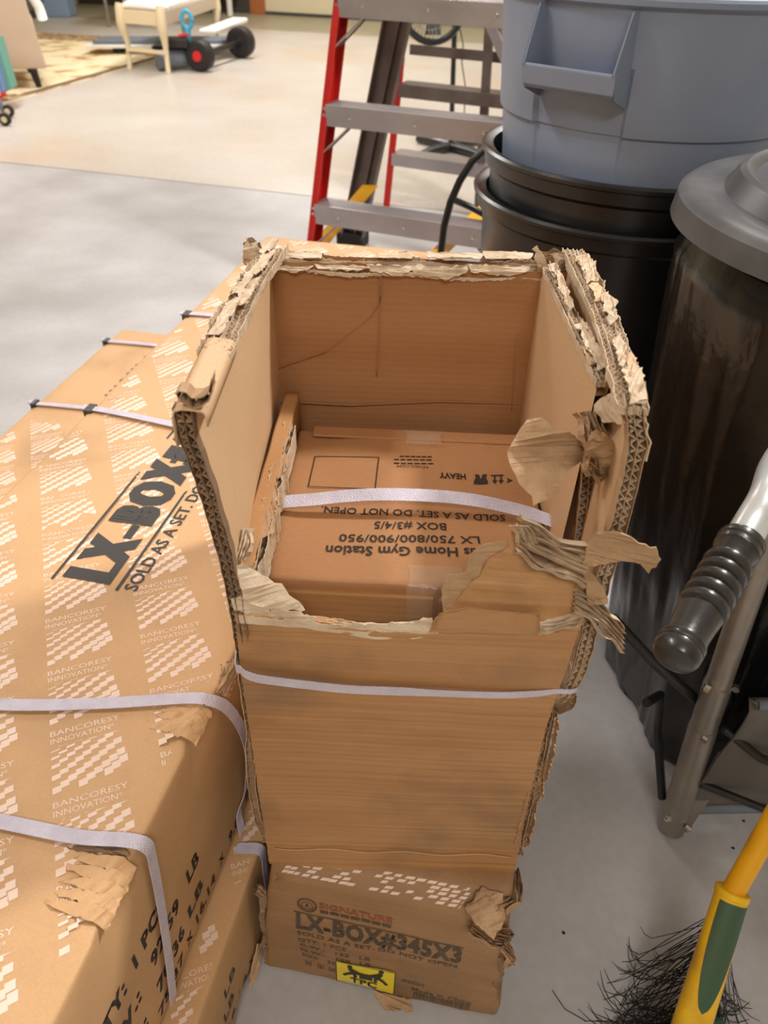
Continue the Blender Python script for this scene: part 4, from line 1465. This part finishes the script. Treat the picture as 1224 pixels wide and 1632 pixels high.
# grey folded cover hanging on the truck
cv = MB()
rows = []
for i in range(25):
    t = i / 24
    row = []
    for j in range(14):
        s = j / 13
        x = .488 + .30 * s
        y = .648 - .006 * sin(pi * t)
        z = .335 + .03 * s - .27 * t
        y += -.012 * (1 - t) * (1 if i > 1 else 0) + .006 * noise.noise(V((s * 4, t * 3, 2)))
        z += .004 * noise.noise(V((s * 3, 8, t)))
        row.append(V((x - .02 * t * (1 - s), y - (.02 if i == 0 else 0), z)))
    rows.append(row)
cv.grid(rows)
gc = cv.build('cover', 'grey_cloth', smooth='all', solid=.004)
tag(gc, 'grey cloth panel hanging behind the metal hand truck tube', 'cover')
ed = MB(); ed.tube([r for r in rows[0]], .007, 10)
ed.build('hem', 'slate', gc, smooth='all')

# ================================================================== BROOM
br = thing('broom', 'broom with a yellow and green socket and splayed black bristles', 'broom', (.45, .42, 0))
b0, b1, b2 = V((.378, .325, .052)), V((.4335, .448, .205)), V((.56, .60, .46))
ax = (b1 - b0).normalized()
sd_ = ax.cross(V((0, -.6, .8))).normalized()
nr = sd_.cross(ax).normalized()
if nr.z < 0:
    nr = -nr
sw = []
for i in range(21):
    t = i / 20
    p = b0.lerp(b1, t)
    wd = .0235 - .004 * t
    hg = .014 + .002 * t
    sw.append([p + sd_ * wd * (abs(cos(a)) ** .8 * (1 if cos(a) > 0 else -1)) + nr * hg * sin(a) for a in [2 * pi * k / 24 for k in range(24)]])
m_ = MB(); m_.grid([r + [r[0]] for r in sw]); m_.add(sw[0], [tuple(range(24))]); m_.add(sw[-1], [tuple(range(24))])
m_.build('socket', 'broom_yellow', br, smooth=40)
ins = MB()
c_, edge = [], []
rows = []
for i in range(25):
    t = i / 24
    u = .30 + .66 * t
    wd = (.0235 - .004 * u) * .84 * sqrt(max(.0004, 1 - (1 - t) ** 2.2))
    p = b0.lerp(b1, u)
    hg = .014 + .002 * u
    w0 = .0235 - .004 * u
    rows.append([p + sd_ * (wd * s) + nr * (hg * sqrt(max(0, 1 - abs(s * wd / w0) ** 2.5)) + .0011) for s in (-1, -.75, -.4, 0, .4, .75, 1)])
ins.grid(rows)
ins.build('socket_inlay', 'broom_green', br, smooth='all')
MB().tube([b1 - ax * .004, b1 - ax * .003, b1 + ax * .003, b1 + ax * .004], [.019, .0205, .0205, .019], 28).build('collar', 'broom_yellow', br, smooth=40)
MB().tube([b1, b2], .0132, 20).build('handle', 'yellow_plastic', br, smooth=40)
MB().box((-.075, -.032, 0), (.075, .032, .03), Matrix.Translation(V((.372, .318, .030))) @ Matrix.Rotation(.25, 4, 'Z')).build('head', 'broom_green', br, bevel=.006)
bs = MB()
rnd = random.Random(4)
for k in range(210):
    t = rnd.random()
    p = b0.lerp(b1, t * .95 - .12) - nr * .012
    side = rnd.choice((-1, 1))
    p += sd_ * side * rnd.uniform(.0, .015)
    ang = rnd.uniform(-1.0, .9)
    out = sd_ * side * cos(ang) + ax * sin(ang) * .8
    out.z = 0
    out.normalize()
    ln = rnd.uniform(.04, .10) * (1.15 - .3 * t)
    z0 = max(.004, p.z)
    cur = rnd.uniform(-.5, .5)
    pts = []
    for i in range(8):
        q_ = i / 7
        d = Matrix.Rotation(cur * q_ * 2, 3, 'Z') @ out
        pts.append(V((p.x, p.y, 0)) + d * ln * q_ + V((0, 0, max(.0012, z0 * (1 - q_ * 1.3)))))
    bs.tube(pts, [.0006] * 7 + [.0003], 3, cap=False)
o = bs.build('bristles', 'bristle', br)
o['kind'] = 'stuff'
# a few loose bristles and crumbs on the floor
for k, pts in enumerate(([(880, 1578), (900, 1608), (935, 1628)], [(978, 1588), (1010, 1622), (1040, 1640)], [(992, 1632), (1002, 1610), (1030, 1604), (1070, 1612)])):
    P = resample([atZ(u, v, .0012) for u, v in pts], .01)
    o = MB().tube(P, .0006, 4).build('loose_bristle', 'bristle')
    tag(o, ('single black bristle on the bare floor, left of the others', 'short slanted black bristle on the floor between the other two', 'hooked black bristle on the floor nearest the broom')[k], 'bristle', 'loose bristles on the floor')
for k, (u, v) in enumerate(((1185, 1309), (1168, 1352), (898, 1487))):
    o = MB().lathe([(0, 0), (.0022, .0002), (.0026, .001), (.0012, .0022), (0, .0024)], atZ(u, v, 0), 7).build('crumb', 'black_plastic')
    tag(o, ('small dark crumb on the floor below the hand truck foot bar', 'small dark crumb on the floor beside the yellow broom handle', 'small dark crumb on the floor beside the lettered carton')[k], 'crumb', 'crumbs on the floor')

# ================================================================== STEPLADDER
sl = thing('stepladder', 'red and aluminium stepladder with wide steps behind the torn carton', 'stepladder', (0, 2.75, 0))
Lb, Rb = V((-.318, 2.72, 0)), V((.36, 2.47, 0))
XD = (Rb - Lb).normalized()
YD = V((-XD.y, XD.x, 0))
NS = 5


def rail(side, z):
    base = Lb if side < 0 else Rb
    return base + V((0, 0, z)) + YD * (.235 * z) - XD * side * (.062 * z)


HZ = 1.55
for side in (-1, 1):
    m_ = MB()
    a, b = rail(side, 0.0), rail(side, HZ)
    m_.beam(a, b, XD * .0115, YD * .003)                                    # front flange
    m_.beam(a + YD * .04 - XD * side * -.0095, b + YD * .04 - XD * side * -.0095, XD * .0018, YD * .04)   # web
    m_.beam(a + YD * .08, b + YD * .08, XD * .0115, YD * .003)
    m_.build('front_rail', 'red_rail', sl, bevel=.001)
for k in range(1, NS + 1):
    z = .305 * k
    a, b = rail(-1, z) + XD * .004, rail(1, z) - XD * .004
    m_ = MB()
    m_.beam(a + YD * .036 + V((0, 0, .0)), b + YD * .036, YD * .046, V((0, 0, .0016)))
    m_.beam(a - YD * .010 + V((0, 0, -.031)), b - YD * .010 + V((0, 0, -.031)), YD * .002, V((0, 0, .032)))
    m_.beam(a + YD * .081 + V((0, 0, -.014)), b + YD * .081 + V((0, 0, -.014)), YD * .0016, V((0, 0, .014)))
    for q in range(9):
        m_.beam(a + YD * (q * .009), b + YD * (q * .009), YD * .0012, V((0, 0, .003)))
    st_ = m_.build('step', 'alu', sl, bevel=.0006)
    for s in (.14, .5, .86):
        p = a.lerp(b, s) - YD * .012 + V((0, 0, -.03))
        MB().tube([p, p - YD * .003, p - YD * .004], [.006, .006, .003], 8).build('rivet', 'chrome', st_, smooth=30)
    for side in (-1, 1):
        e0 = rail(side, z - .145) + YD * .012 - XD * side * .006
        e1 = rail(side, z - .035) + YD * .014 - XD * side * .115
        MB().beam(e0, e1, YD * .008, V((0, 0, .0025))).build('brace', 'alu', sl, bevel=.0006)
        e0 = e0 + YD * .045; e1 = e1 + YD * .045
        MB().beam(e0, e1, YD * .008, V((0, 0, .0025))).build('brace', 'dark_alu', sl, bevel=.0006)
    for side in (-1, 1):
        for dz in (-.012, -.03):
            p = rail(side, z + dz) - YD * .003
            MB().tube([p, p - YD * .0025], .0045, 8).build('rivet', 'chrome', sl, smooth=30)
# rear frame of the stepladder
for side in (-1, 1):
    base = (V((-.165, 3.27, 0)) if side < 0 else V((.52, 3.02, 0)))
    top = base + YD * -.20 - XD * side * .14 + V((0, 0, HZ - .1))
    if side < 0:
        top = V((.02, 3.05, 0)) + V((0, 0, HZ - .1)) + XD * .12
    m_ = MB()
    m_.beam(base, top, XD * .048, YD * .002)
    m_.beam(base - XD * .046 + YD * -.018, top - XD * .046 + YD * -.018, XD * .003, YD * .018)
    m_.beam(base + XD * .046 + YD * -.018, top + XD * .046 + YD * -.018, XD * .003, YD * .018)
    m_.beam(base + XD * .006 + YD * -.010, top + XD * .006 + YD * -.010, XD * .004, YD * .010)
    m_.build('rear_rail', 'dark_alu', sl, bevel=.001)
    MB().box((-.06, -.04, 0), (.06, .04, .055), Matrix.Translation(base) @ Matrix.Rotation(-.35, 4, 'Z')).build('foot', 'rubber', sl, bevel=.006)
for (p, q) in ((atY(500, 400, 2.80), atY(590, 296, 3.15)), (atY(700, 402, 2.6), atY(775, 330, 3.0))):
    MB().beam(p, q, V((.030, 0, 0)), V((0, 0, .003))).build('spreader', 'yellow_plastic', sl, bevel=.001)

# ---- second ladder behind
s2 = thing('stepladder', 'second red stepladder with grey steps, standing behind the front one', 'stepladder', (.2, 3.9, 0))
L2b, R2b = V((-.03, 3.78, 0)), V((.50, 3.55, 0))


def rail2(side, z):
    base = L2b if side < 0 else R2b
    return base + V((0, 0, z)) + YD * (.10 * z) - XD * side * (.05 * z)


for side in (-1, 1):
    m_ = MB()
    a, b = rail2(side, 0), rail2(side, .62 if side < 0 else 1.5)
    m_.beam(a, b, XD * .016, YD * .003)
    m_.beam(a + YD * .035 + XD * side * .014, b + YD * .035 + XD * side * .014, XD * .002, YD * .035)
    m_.build('front_rail', 'red_rail' if side < 0 else 'dark_alu', s2, bevel=.001)
for k in range(1, 3):
    z = (.24, .52)[k - 1]
    a, b = rail2(-1, z) + XD * .004, rail2(1, z) - XD * .004
    m_ = MB()
    m_.beam(a + YD * .045, b + YD * .045, YD * .055, V((0, 0, .0016)))
    m_.beam(a - YD * .01 + V((0, 0, -.024)), b - YD * .01 + V((0, 0, -.024)), YD * .002, V((0, 0, .026)))
    m_.build('step', 'dark_alu' if k > 1 else 'alu', s2, bevel=.0006)
for z in (.64,):
    m_ = MB(); m_.beam(rail2(-1, z) + YD * .1, rail2(1, z) + YD * .1, YD * .003, V((0, 0, .02))); m_.build('rear_bar', 'dark_alu', s2, bevel=.001)
for dx in (.40, .50):
    m_ = MB(); m_.beam(V((dx, 3.66, 0)), V((dx - .05, 3.7, 1.45)), XD * .018, YD * .012); m_.build('rear_rail', 'dark_alu', s2, bevel=.001)
MB().beam(V((.19, 3.5, 1.05)), V((.43, 3.45, .66)), V((.014, 0, .01)), YD * .002).build('brace', 'alu', s2, bevel=.0006)

# ---- pedestal fan
fn = thing('pedestal_fan', 'black pedestal fan with a wire grille, far behind the ladders', 'fan', (.315, 4.9, 0))
fx = V((.27, 4.9, 0))
hub = atY(692, 8, 4.72)
MB().tube([V((.335, 4.9, .02)), V((.31, 4.9, .62)), V((.305, 4.9, .80))], [.014, .014, .02], 12).build('pole', 'black_metal', fn, smooth=40)
for (dx, dy) in ((-.19, -.20), (.19, .20), (.19, -.20), (-.19, .20)):
    MB().tube([V((.335, 4.9, .03)), V((.335 + dx * .6, 4.9 + dy * .6, .03)), V((.335 + dx, 4.9 + dy, .022))], [.03, .028, .022], 10, flat=.9).build('base_foot', 'black_plastic', fn, smooth=40)
DR = V((-.35, -.9, .22)).normalized()
SDX = DR.cross(V((0, 0, 1))).normalized(); SUP = SDX.cross(DR).normalized()
R_ = .165
MB().tube([hub + SDX * R_ * cos(2 * pi * i / 36) + SUP * R_ * sin(2 * pi * i / 36) for i in range(37)], .014, 8, flat=1.4).build('guard_ring', 'black_plastic', fn, smooth='all')
g = MB()
for i in range(40):
    a = 2 * pi * i / 40
    d = SDX * cos(a) + SUP * sin(a)
    g.tube([hub + DR * .055, hub + d * R_ * .5 + DR * .05, hub + d * R_ * .85 + DR * .025, hub + d * R_], .0016, 4)
for rr in (.35, .7):
    g.tube([hub + (SDX * cos(2 * pi * i / 36) + SUP * sin(2 * pi * i / 36)) * R_ * rr + DR * .045 for i in range(37)], .002, 4)
g.build('grille', 'chrome', fn)
b_ = MB()
for i in range(4):
    a0 = pi / 2 * i
    pts = []
    for r, w_ in ((.02, .5), (.08, .5), (.14, .42)):
        pts.append((r, a0 - w_)); 
    for r, w_ in ((.14, .42), (.08, .5), (.02, .5)):
        pts.append((r, a0 + w_ * .6))
    b_.add([hub + (SDX * cos(a) + SUP * sin(a)) * r + DR * (.01 * sin((a - a0) * 2)) for r, a in pts], [tuple(range(6))])
b_.build('blades', 'black_plastic', fn, solid=.002)
MB().tube([hub - DR * .02, hub - DR * .10, hub - DR * .12], [.05, .045, .02], 20).build('motor', 'black_plastic', fn, smooth=40)
MB().beam(hub - DR * .06, V((.305, 4.9, .78)), (.02, 0, 0), (0, .02, 0)).build('neck', 'black_metal', fn, bevel=.003)
MB().tube([atY(u, v, 5.0) for u, v in ((730, 5), (732, 40), (738, 70), (736, 100), (742, 140), (740, 180))], .004, 6).build('cord', 'base_dark', fn, smooth='all')

# ================================================================== FAR END OF THE ROOM
# rug
rg = MB(); rg.box((-7.3, 4.55, .0), (-4.16, 8.15, .010), RM)
ro_ = rg.build('rug', 'rug_pile'); tag(ro_, 'cream patterned rug with a brown border under the beige armchair', 'rug')
for (a, b) in (((-7.3, 4.55), (-4.16, 5.25)), ((-7.3, 7.75), (-4.16, 8.15))):
    MB().box((a[0], a[1], .010), (b[0], b[1], .013), RM).build('border', 'rug_border', ro_)
MB().box((-4.22, 4.55, .010), (-4.16, 8.15, .0125), RM).build('binding', 'joint', ro_)

# armchair
FA = Matrix.Translation(V((-3.04, 6.67, .0135))) @ Matrix.Rotation(radians(24), 4, 'Z')
ar = thing('armchair', 'beige upholstered armchair with short black legs on the rug', 'armchair', (-3.04, 6.67, .0135), radians(24))
m_ = MB(); soft_box(m_, (-.42, -.38, .13), (.30, .40, .46), r=.04, step=.1, amp=.006, nsc=4, seed=3, fn=lambda p: FA @ p); m_.build('seat', 'beige_cloth', ar, smooth='all')
m_ = MB()


def taper(p):
    t = (p.z - .13) / .95
    return FA @ V((p.x - .10 * t * (1 if p.x > 0 else .3), p.y, p.z))


soft_box(m_, (-.44, -.42, .13), (.32, -.30, 1.08), r=.012, step=.1, amp=.004, nsc=4, seed=4, fn=taper); m_.build('side_panel', 'beige_cloth', ar, smooth='all')
m_ = MB(); soft_box(m_, (-.44, .30, .13), (.30, .42, .62), r=.03, step=.1, amp=.006, nsc=4, seed=5, fn=lambda p: FA @ p); m_.build('arm', 'beige_cloth', ar, smooth='all')
m_ = MB(); soft_box(m_, (-.44, -.40, .13), (-.30, .40, 1.08), r=.03, step=.1, amp=.006, nsc=4, seed=6, fn=lambda p: FA @ p); m_.build('backrest', 'beige_cloth', ar, smooth='all')
m_ = MB(); m_.tube([FA @ V(p) for p in ((.26, -.28, .62), (.31, -.28, .60), (.36, -.28, .50), (.37, -.26, .42))], .035, 10); m_.build('cushion_trim', 'white_cloth', ar, smooth='all')
for x, y in ((.22, -.34), (.20, .34), (-.36, -.34), (-.36, .34)):
    MB().tube([FA @ V((x + .02, y, 0)), FA @ V((x, y, .14))], [.022, .034], 8).build('leg', 'black_metal', ar, smooth=30)

# board and basket leaning at the left frame edge
o = MB(); o.beam(atY(-6, 60, 5.9), atY(18, 142, 5.75), V((.03, .0, .012)), V((0, .05, 0)))
lo_ = o.build('folded_panel', 'teal', bevel=.006); tag(lo_, 'teal and grey folded panel leaning in front of the beige armchair', 'panel')
o = MB(); o.beam(atY(-14, 60, 5.85), atY(8, 145, 5.7), V((.018, .0, .006)), V((0, .05, 0))); o.build('side_strip', 'blue_grey', lo_, bevel=.004)
rb_ = atZ(-8, 160, 0)
o = MB().box((rb_.x - .14, rb_.y - .1, .012), (rb_.x + .05, rb_.y + .1, .24)); lo_ = o.build('red_tote', 'red', bevel=.01); tag(lo_, 'red tote bin at the left behind the teal panel', 'bin')

# white trolley with casters at the left edge
tr = thing('trolley', 'white trolley with two small casters at the left edge of the floor', 'trolley', (-2.62, 5.5, 0))
MB().box((-2.95, 5.42, .10), (-2.60, 5.62, .15)).build('deck', 'white_paint', tr, bevel=.01)
MB().beam(V((-2.6, 5.5, .10)), V((-2.68, 5.18, .02)), (.02, 0, 0), (0, 0, .012)).build('rail', 'slate', tr, bevel=.003)
for (u, v) in ((13, 177), (8, 190)):
    p = atZ(u, v, .038)
    cw = MB().tube([p + V((.0, -.014, 0)), p + V((0, .014, 0))], .036, 20).build('wheel', 'rubber', tr, smooth=40)
    MB().tube([p + V((.0, -.018, 0)), p + V((0, -.013, 0))], .018, 14).build('hub', 'cream_wood', cw, smooth=40)
    MB().beam(p + V((-.03, 0, 0)), p + V((-.05, 0, .07)), (0, .018, 0), (.012, 0, 0)).build('fork', 'slate', tr, bevel=.002)

# cream bench
bn = thing('bench', 'cream carved wooden bench with a white seat pad, above the wheeled cart', 'bench', (-2.0, 8.0, 0))
Bc = [V((-2.265, 7.40, 0)), V((-1.90, 7.25, 0)), V((-1.75, 8.75, 0)), V((-2.12, 8.90, 0))]
SH = .39
for p in Bc:
    kx = (V((-2.0, 8.08, 0)) - p).normalized()
    P = [p + V((0, 0, 0)), p + kx * .015 + V((0, 0, .10)), p + kx * .03 + V((0, 0, .2)), p + kx * -.0 + V((0, 0, .29)), p + kx * -.015 + V((0, 0, .34)), p + kx * -.01 + V((0, 0, .44)), p + kx * .0 + V((0, 0, .47))]
    MB().tube(P, [.022, .019, .024, .036, .04, .036, .034], 8).build('leg', 'cream_wood', bn, smooth=40)
for i in range(4):
    a, b = Bc[i], Bc[(i + 1) % 4]
    MB().beam(a + V((0, 0, .385)), b + V((0, 0, .385)), V((0, 0, .05)), (b - a).cross(V((0, 0, 1))).normalized() * .012).build('apron', 'cream_wood' if i % 2 == 0 else 'taupe_cloth', bn, bevel=.003)
MB().beam(Bc[0] + V((0, 0, .15)), Bc[1] + V((0, 0, .15)), V((0, 0, .014)), V((.0, .012, 0))).build('stretcher', 'cream_wood', bn, bevel=.002)
mb = MB()
d1, d2 = (Bc[1] - Bc[0]), (Bc[3] - Bc[0])
rows = []
for i in range(15):
    rows.append([Bc[0] + d1 * (i / 14) + d2 * (j / 24) + V((0, 0, .45 + .06 * (sin(pi * i / 14) * sin(pi * j / 24)) ** .35 - (.03 * abs(sin(j * 1.6)) if i == 14 else 0))) for j in range(25)])
mb.grid(rows); mb.build('seat_pad', 'white_cloth', bn, smooth='all', solid=.02)

# wheeled cart under the bench
ct = thing('wheeled_cart', 'low ride-on cart with two black wheels under the cream bench', 'cart', (-1.6, 7.9, 0))
W1, W2 = V((-1.655, 7.42, .115)), V((-1.44, 8.2, .125))
axd = (W2 - W1).normalized()
perp = V((0, 0, 1)).cross(axd).normalized()
for w_, r in ((W1, .115), (W2, .125)):
    d = axd if w_ is W2 else axd
    o = MB().tube([w_ - d * .06, w_ - d * .055, w_ - d * .045, w_ + d * .045, w_ + d * .055, w_ + d * .06], [r * .8, r * .95, r, r, r * .95, r * .8], 28).build('wheel', 'rubber', ct, smooth=40)
    MB().tube([w_ - d * .075, w_ - d * .055], [.035, .045], 10).build('hub', 'red' if w_ is W1 else 'black_metal', o, smooth=30)
MB().tube([W1, W2], .025, 12).build('axle', 'black_metal', ct, smooth=40)
MB().tube([W1 + V((-.1, .1, -.02)), W1 + V((-.36, -.05, -.04))], [.075, .075], 18).build('roller', 'slate', ct, smooth=40)
MB().beam(W1.lerp(W2, .3) + V((0, 0, 0)), W1 + V((-.42, .12, .03)), V((0, .05, 0)), V((0, 0, .02))).build('chassis', 'black_metal', ct, bevel=.004)
MB().beam(W1 + V((-.28, .0, .09)), W1 + V((-.08, .0, .09)), V((0, .06, 0)), V((0, 0, .035))).build('seat', 'rubber', ct, bevel=.012)
MB().beam(W1 + V((-.16, .0, .14)), W1 + V((-.08, .02, .15)), V((0, .03, 0)), V((0, 0, .01))).build('grip', 'red', ct, bevel=.004)
p = W1 + V((-.09, .03, .18))
MB().tube([p + V((.042 * cos(a), .01, .07 + .062 * sin(a))) for a in [2 * pi * i / 20 for i in range(21)]], .016, 8).build('ring_handle', 'sky_blue', ct, smooth='all')
MB().tube([p + V((0, 0, .01)), p + V((-.01, -.01, -.1))], [.03, .024], 8).build('stem', 'sky_blue', ct, smooth=40)
MB().beam(W1 + V((-.02, .45, .12)), W2 + V((-.05, .35, .14)), V((.075, 0, 0)), V((0, 0, .02))).build('white_hood', 'white_paint', ct, bevel=.015)
# long low board
bo = thing('exercise_board', 'long low grey board lying on the floor behind the bench legs', 'board', (-2.25, 8.3, 0))
MB().beam(V((-2.78, 8.25, .10)), V((-1.55, 8.52, .10)), V((.0, .16, 0)), V((0, 0, .018))).build('deck', 'slate', bo, bevel=.006)
MB().beam(V((-2.84, 8.22, .075)), V((-1.5, 8.50, .075)), V((.0, .19, 0)), V((0, 0, .012))).build('frame', 'white_paint', bo, bevel=.004)
for x in (-2.6, -1.75):
    MB().box((x - .04, 8.2, .0135 if x < -2 else 0), (x + .04, 8.5, .065)).build('foot', 'base_dark', bo, bevel=.004)


def table(name, label, c, wx, wy, h, lm, tm, rz=RA, leg=.022, shelf=None):
    t = thing(name, label, 'table', c, rz)
    F_ = Matrix.Translation(c) @ Matrix.Rotation(rz, 4, 'Z')
    MB().box((-wx, -wy, h - .03), (wx, wy, h), F_).build('tabletop', tm, t, bevel=.003)
    for sx_ in (-1, 1):
        for sy_ in (-1, 1):
            MB().tube([F_ @ V((sx_ * (wx - .04), sy_ * (wy - .04), 0)), F_ @ V((sx_ * (wx - .04), sy_ * (wy - .04), h - .03))], leg, 8).build('leg', lm, t, smooth=30)
    if shelf:
        MB().box((-wx + .02, -wy + .02, shelf), (wx - .02, wy - .02, shelf + .02), F_).build('shelf', tm, t)
    return t


p = atZ(150, 18, 0)
table('work_table', 'pale table with white legs by the far wall, behind the beige armchair', (p.x + .05, p.y + .05, 0), .55, .22, .74, 'white_paint', 'slate', leg=.03)
p = atZ(178, 46, 0)
table('side_table', 'small table with thin grey metal legs behind the cream bench', (p.x + .35, p.y + .35, 0), .39, .35, .6, 'steel_tube', 'white_paint', leg=.02, shelf=.45)
p = atZ(390, 18, 0)
table('white_table', 'white table against the far wall beside the wooden trim', (p.x - .50, p.y - .22, 0), .50, .22, .5, 'white_paint', 'white_paint', leg=.035, shelf=.2)
p = atZ(95, 28, 0)
cb = thing('storage_bin', 'pale blue storage bin with a dark top on the far floor', 'bin', (p.x, p.y + .15, 0))
MB().box((p.x - .17, p.y, 0), (p.x + .12, p.y + .3, .22)).build('bin_body', 'blue_bin', cb, bevel=.015)
MB().box((p.x - .2, p.y - .01, .22), (p.x + .12, p.y + .3, .55)).build('bin_load', 'black_metal', cb, bevel=.02)
p = atZ(40, 30, 0)
cb = thing('low_cabinet', 'grey low cabinet at the far end left of the blue bin', 'cabinet', (p.x, p.y, 0))
MB().box((p.x - .30, p.y, .08), (p.x + .10, p.y + .4, .75)).build('carcass', 'grey_cloth', cb, bevel=.01)
MB().box((p.x - .28, p.y + .02, 0), (p.x + .08, p.y + .38, .08)).build('plinth', 'base_dark', cb)
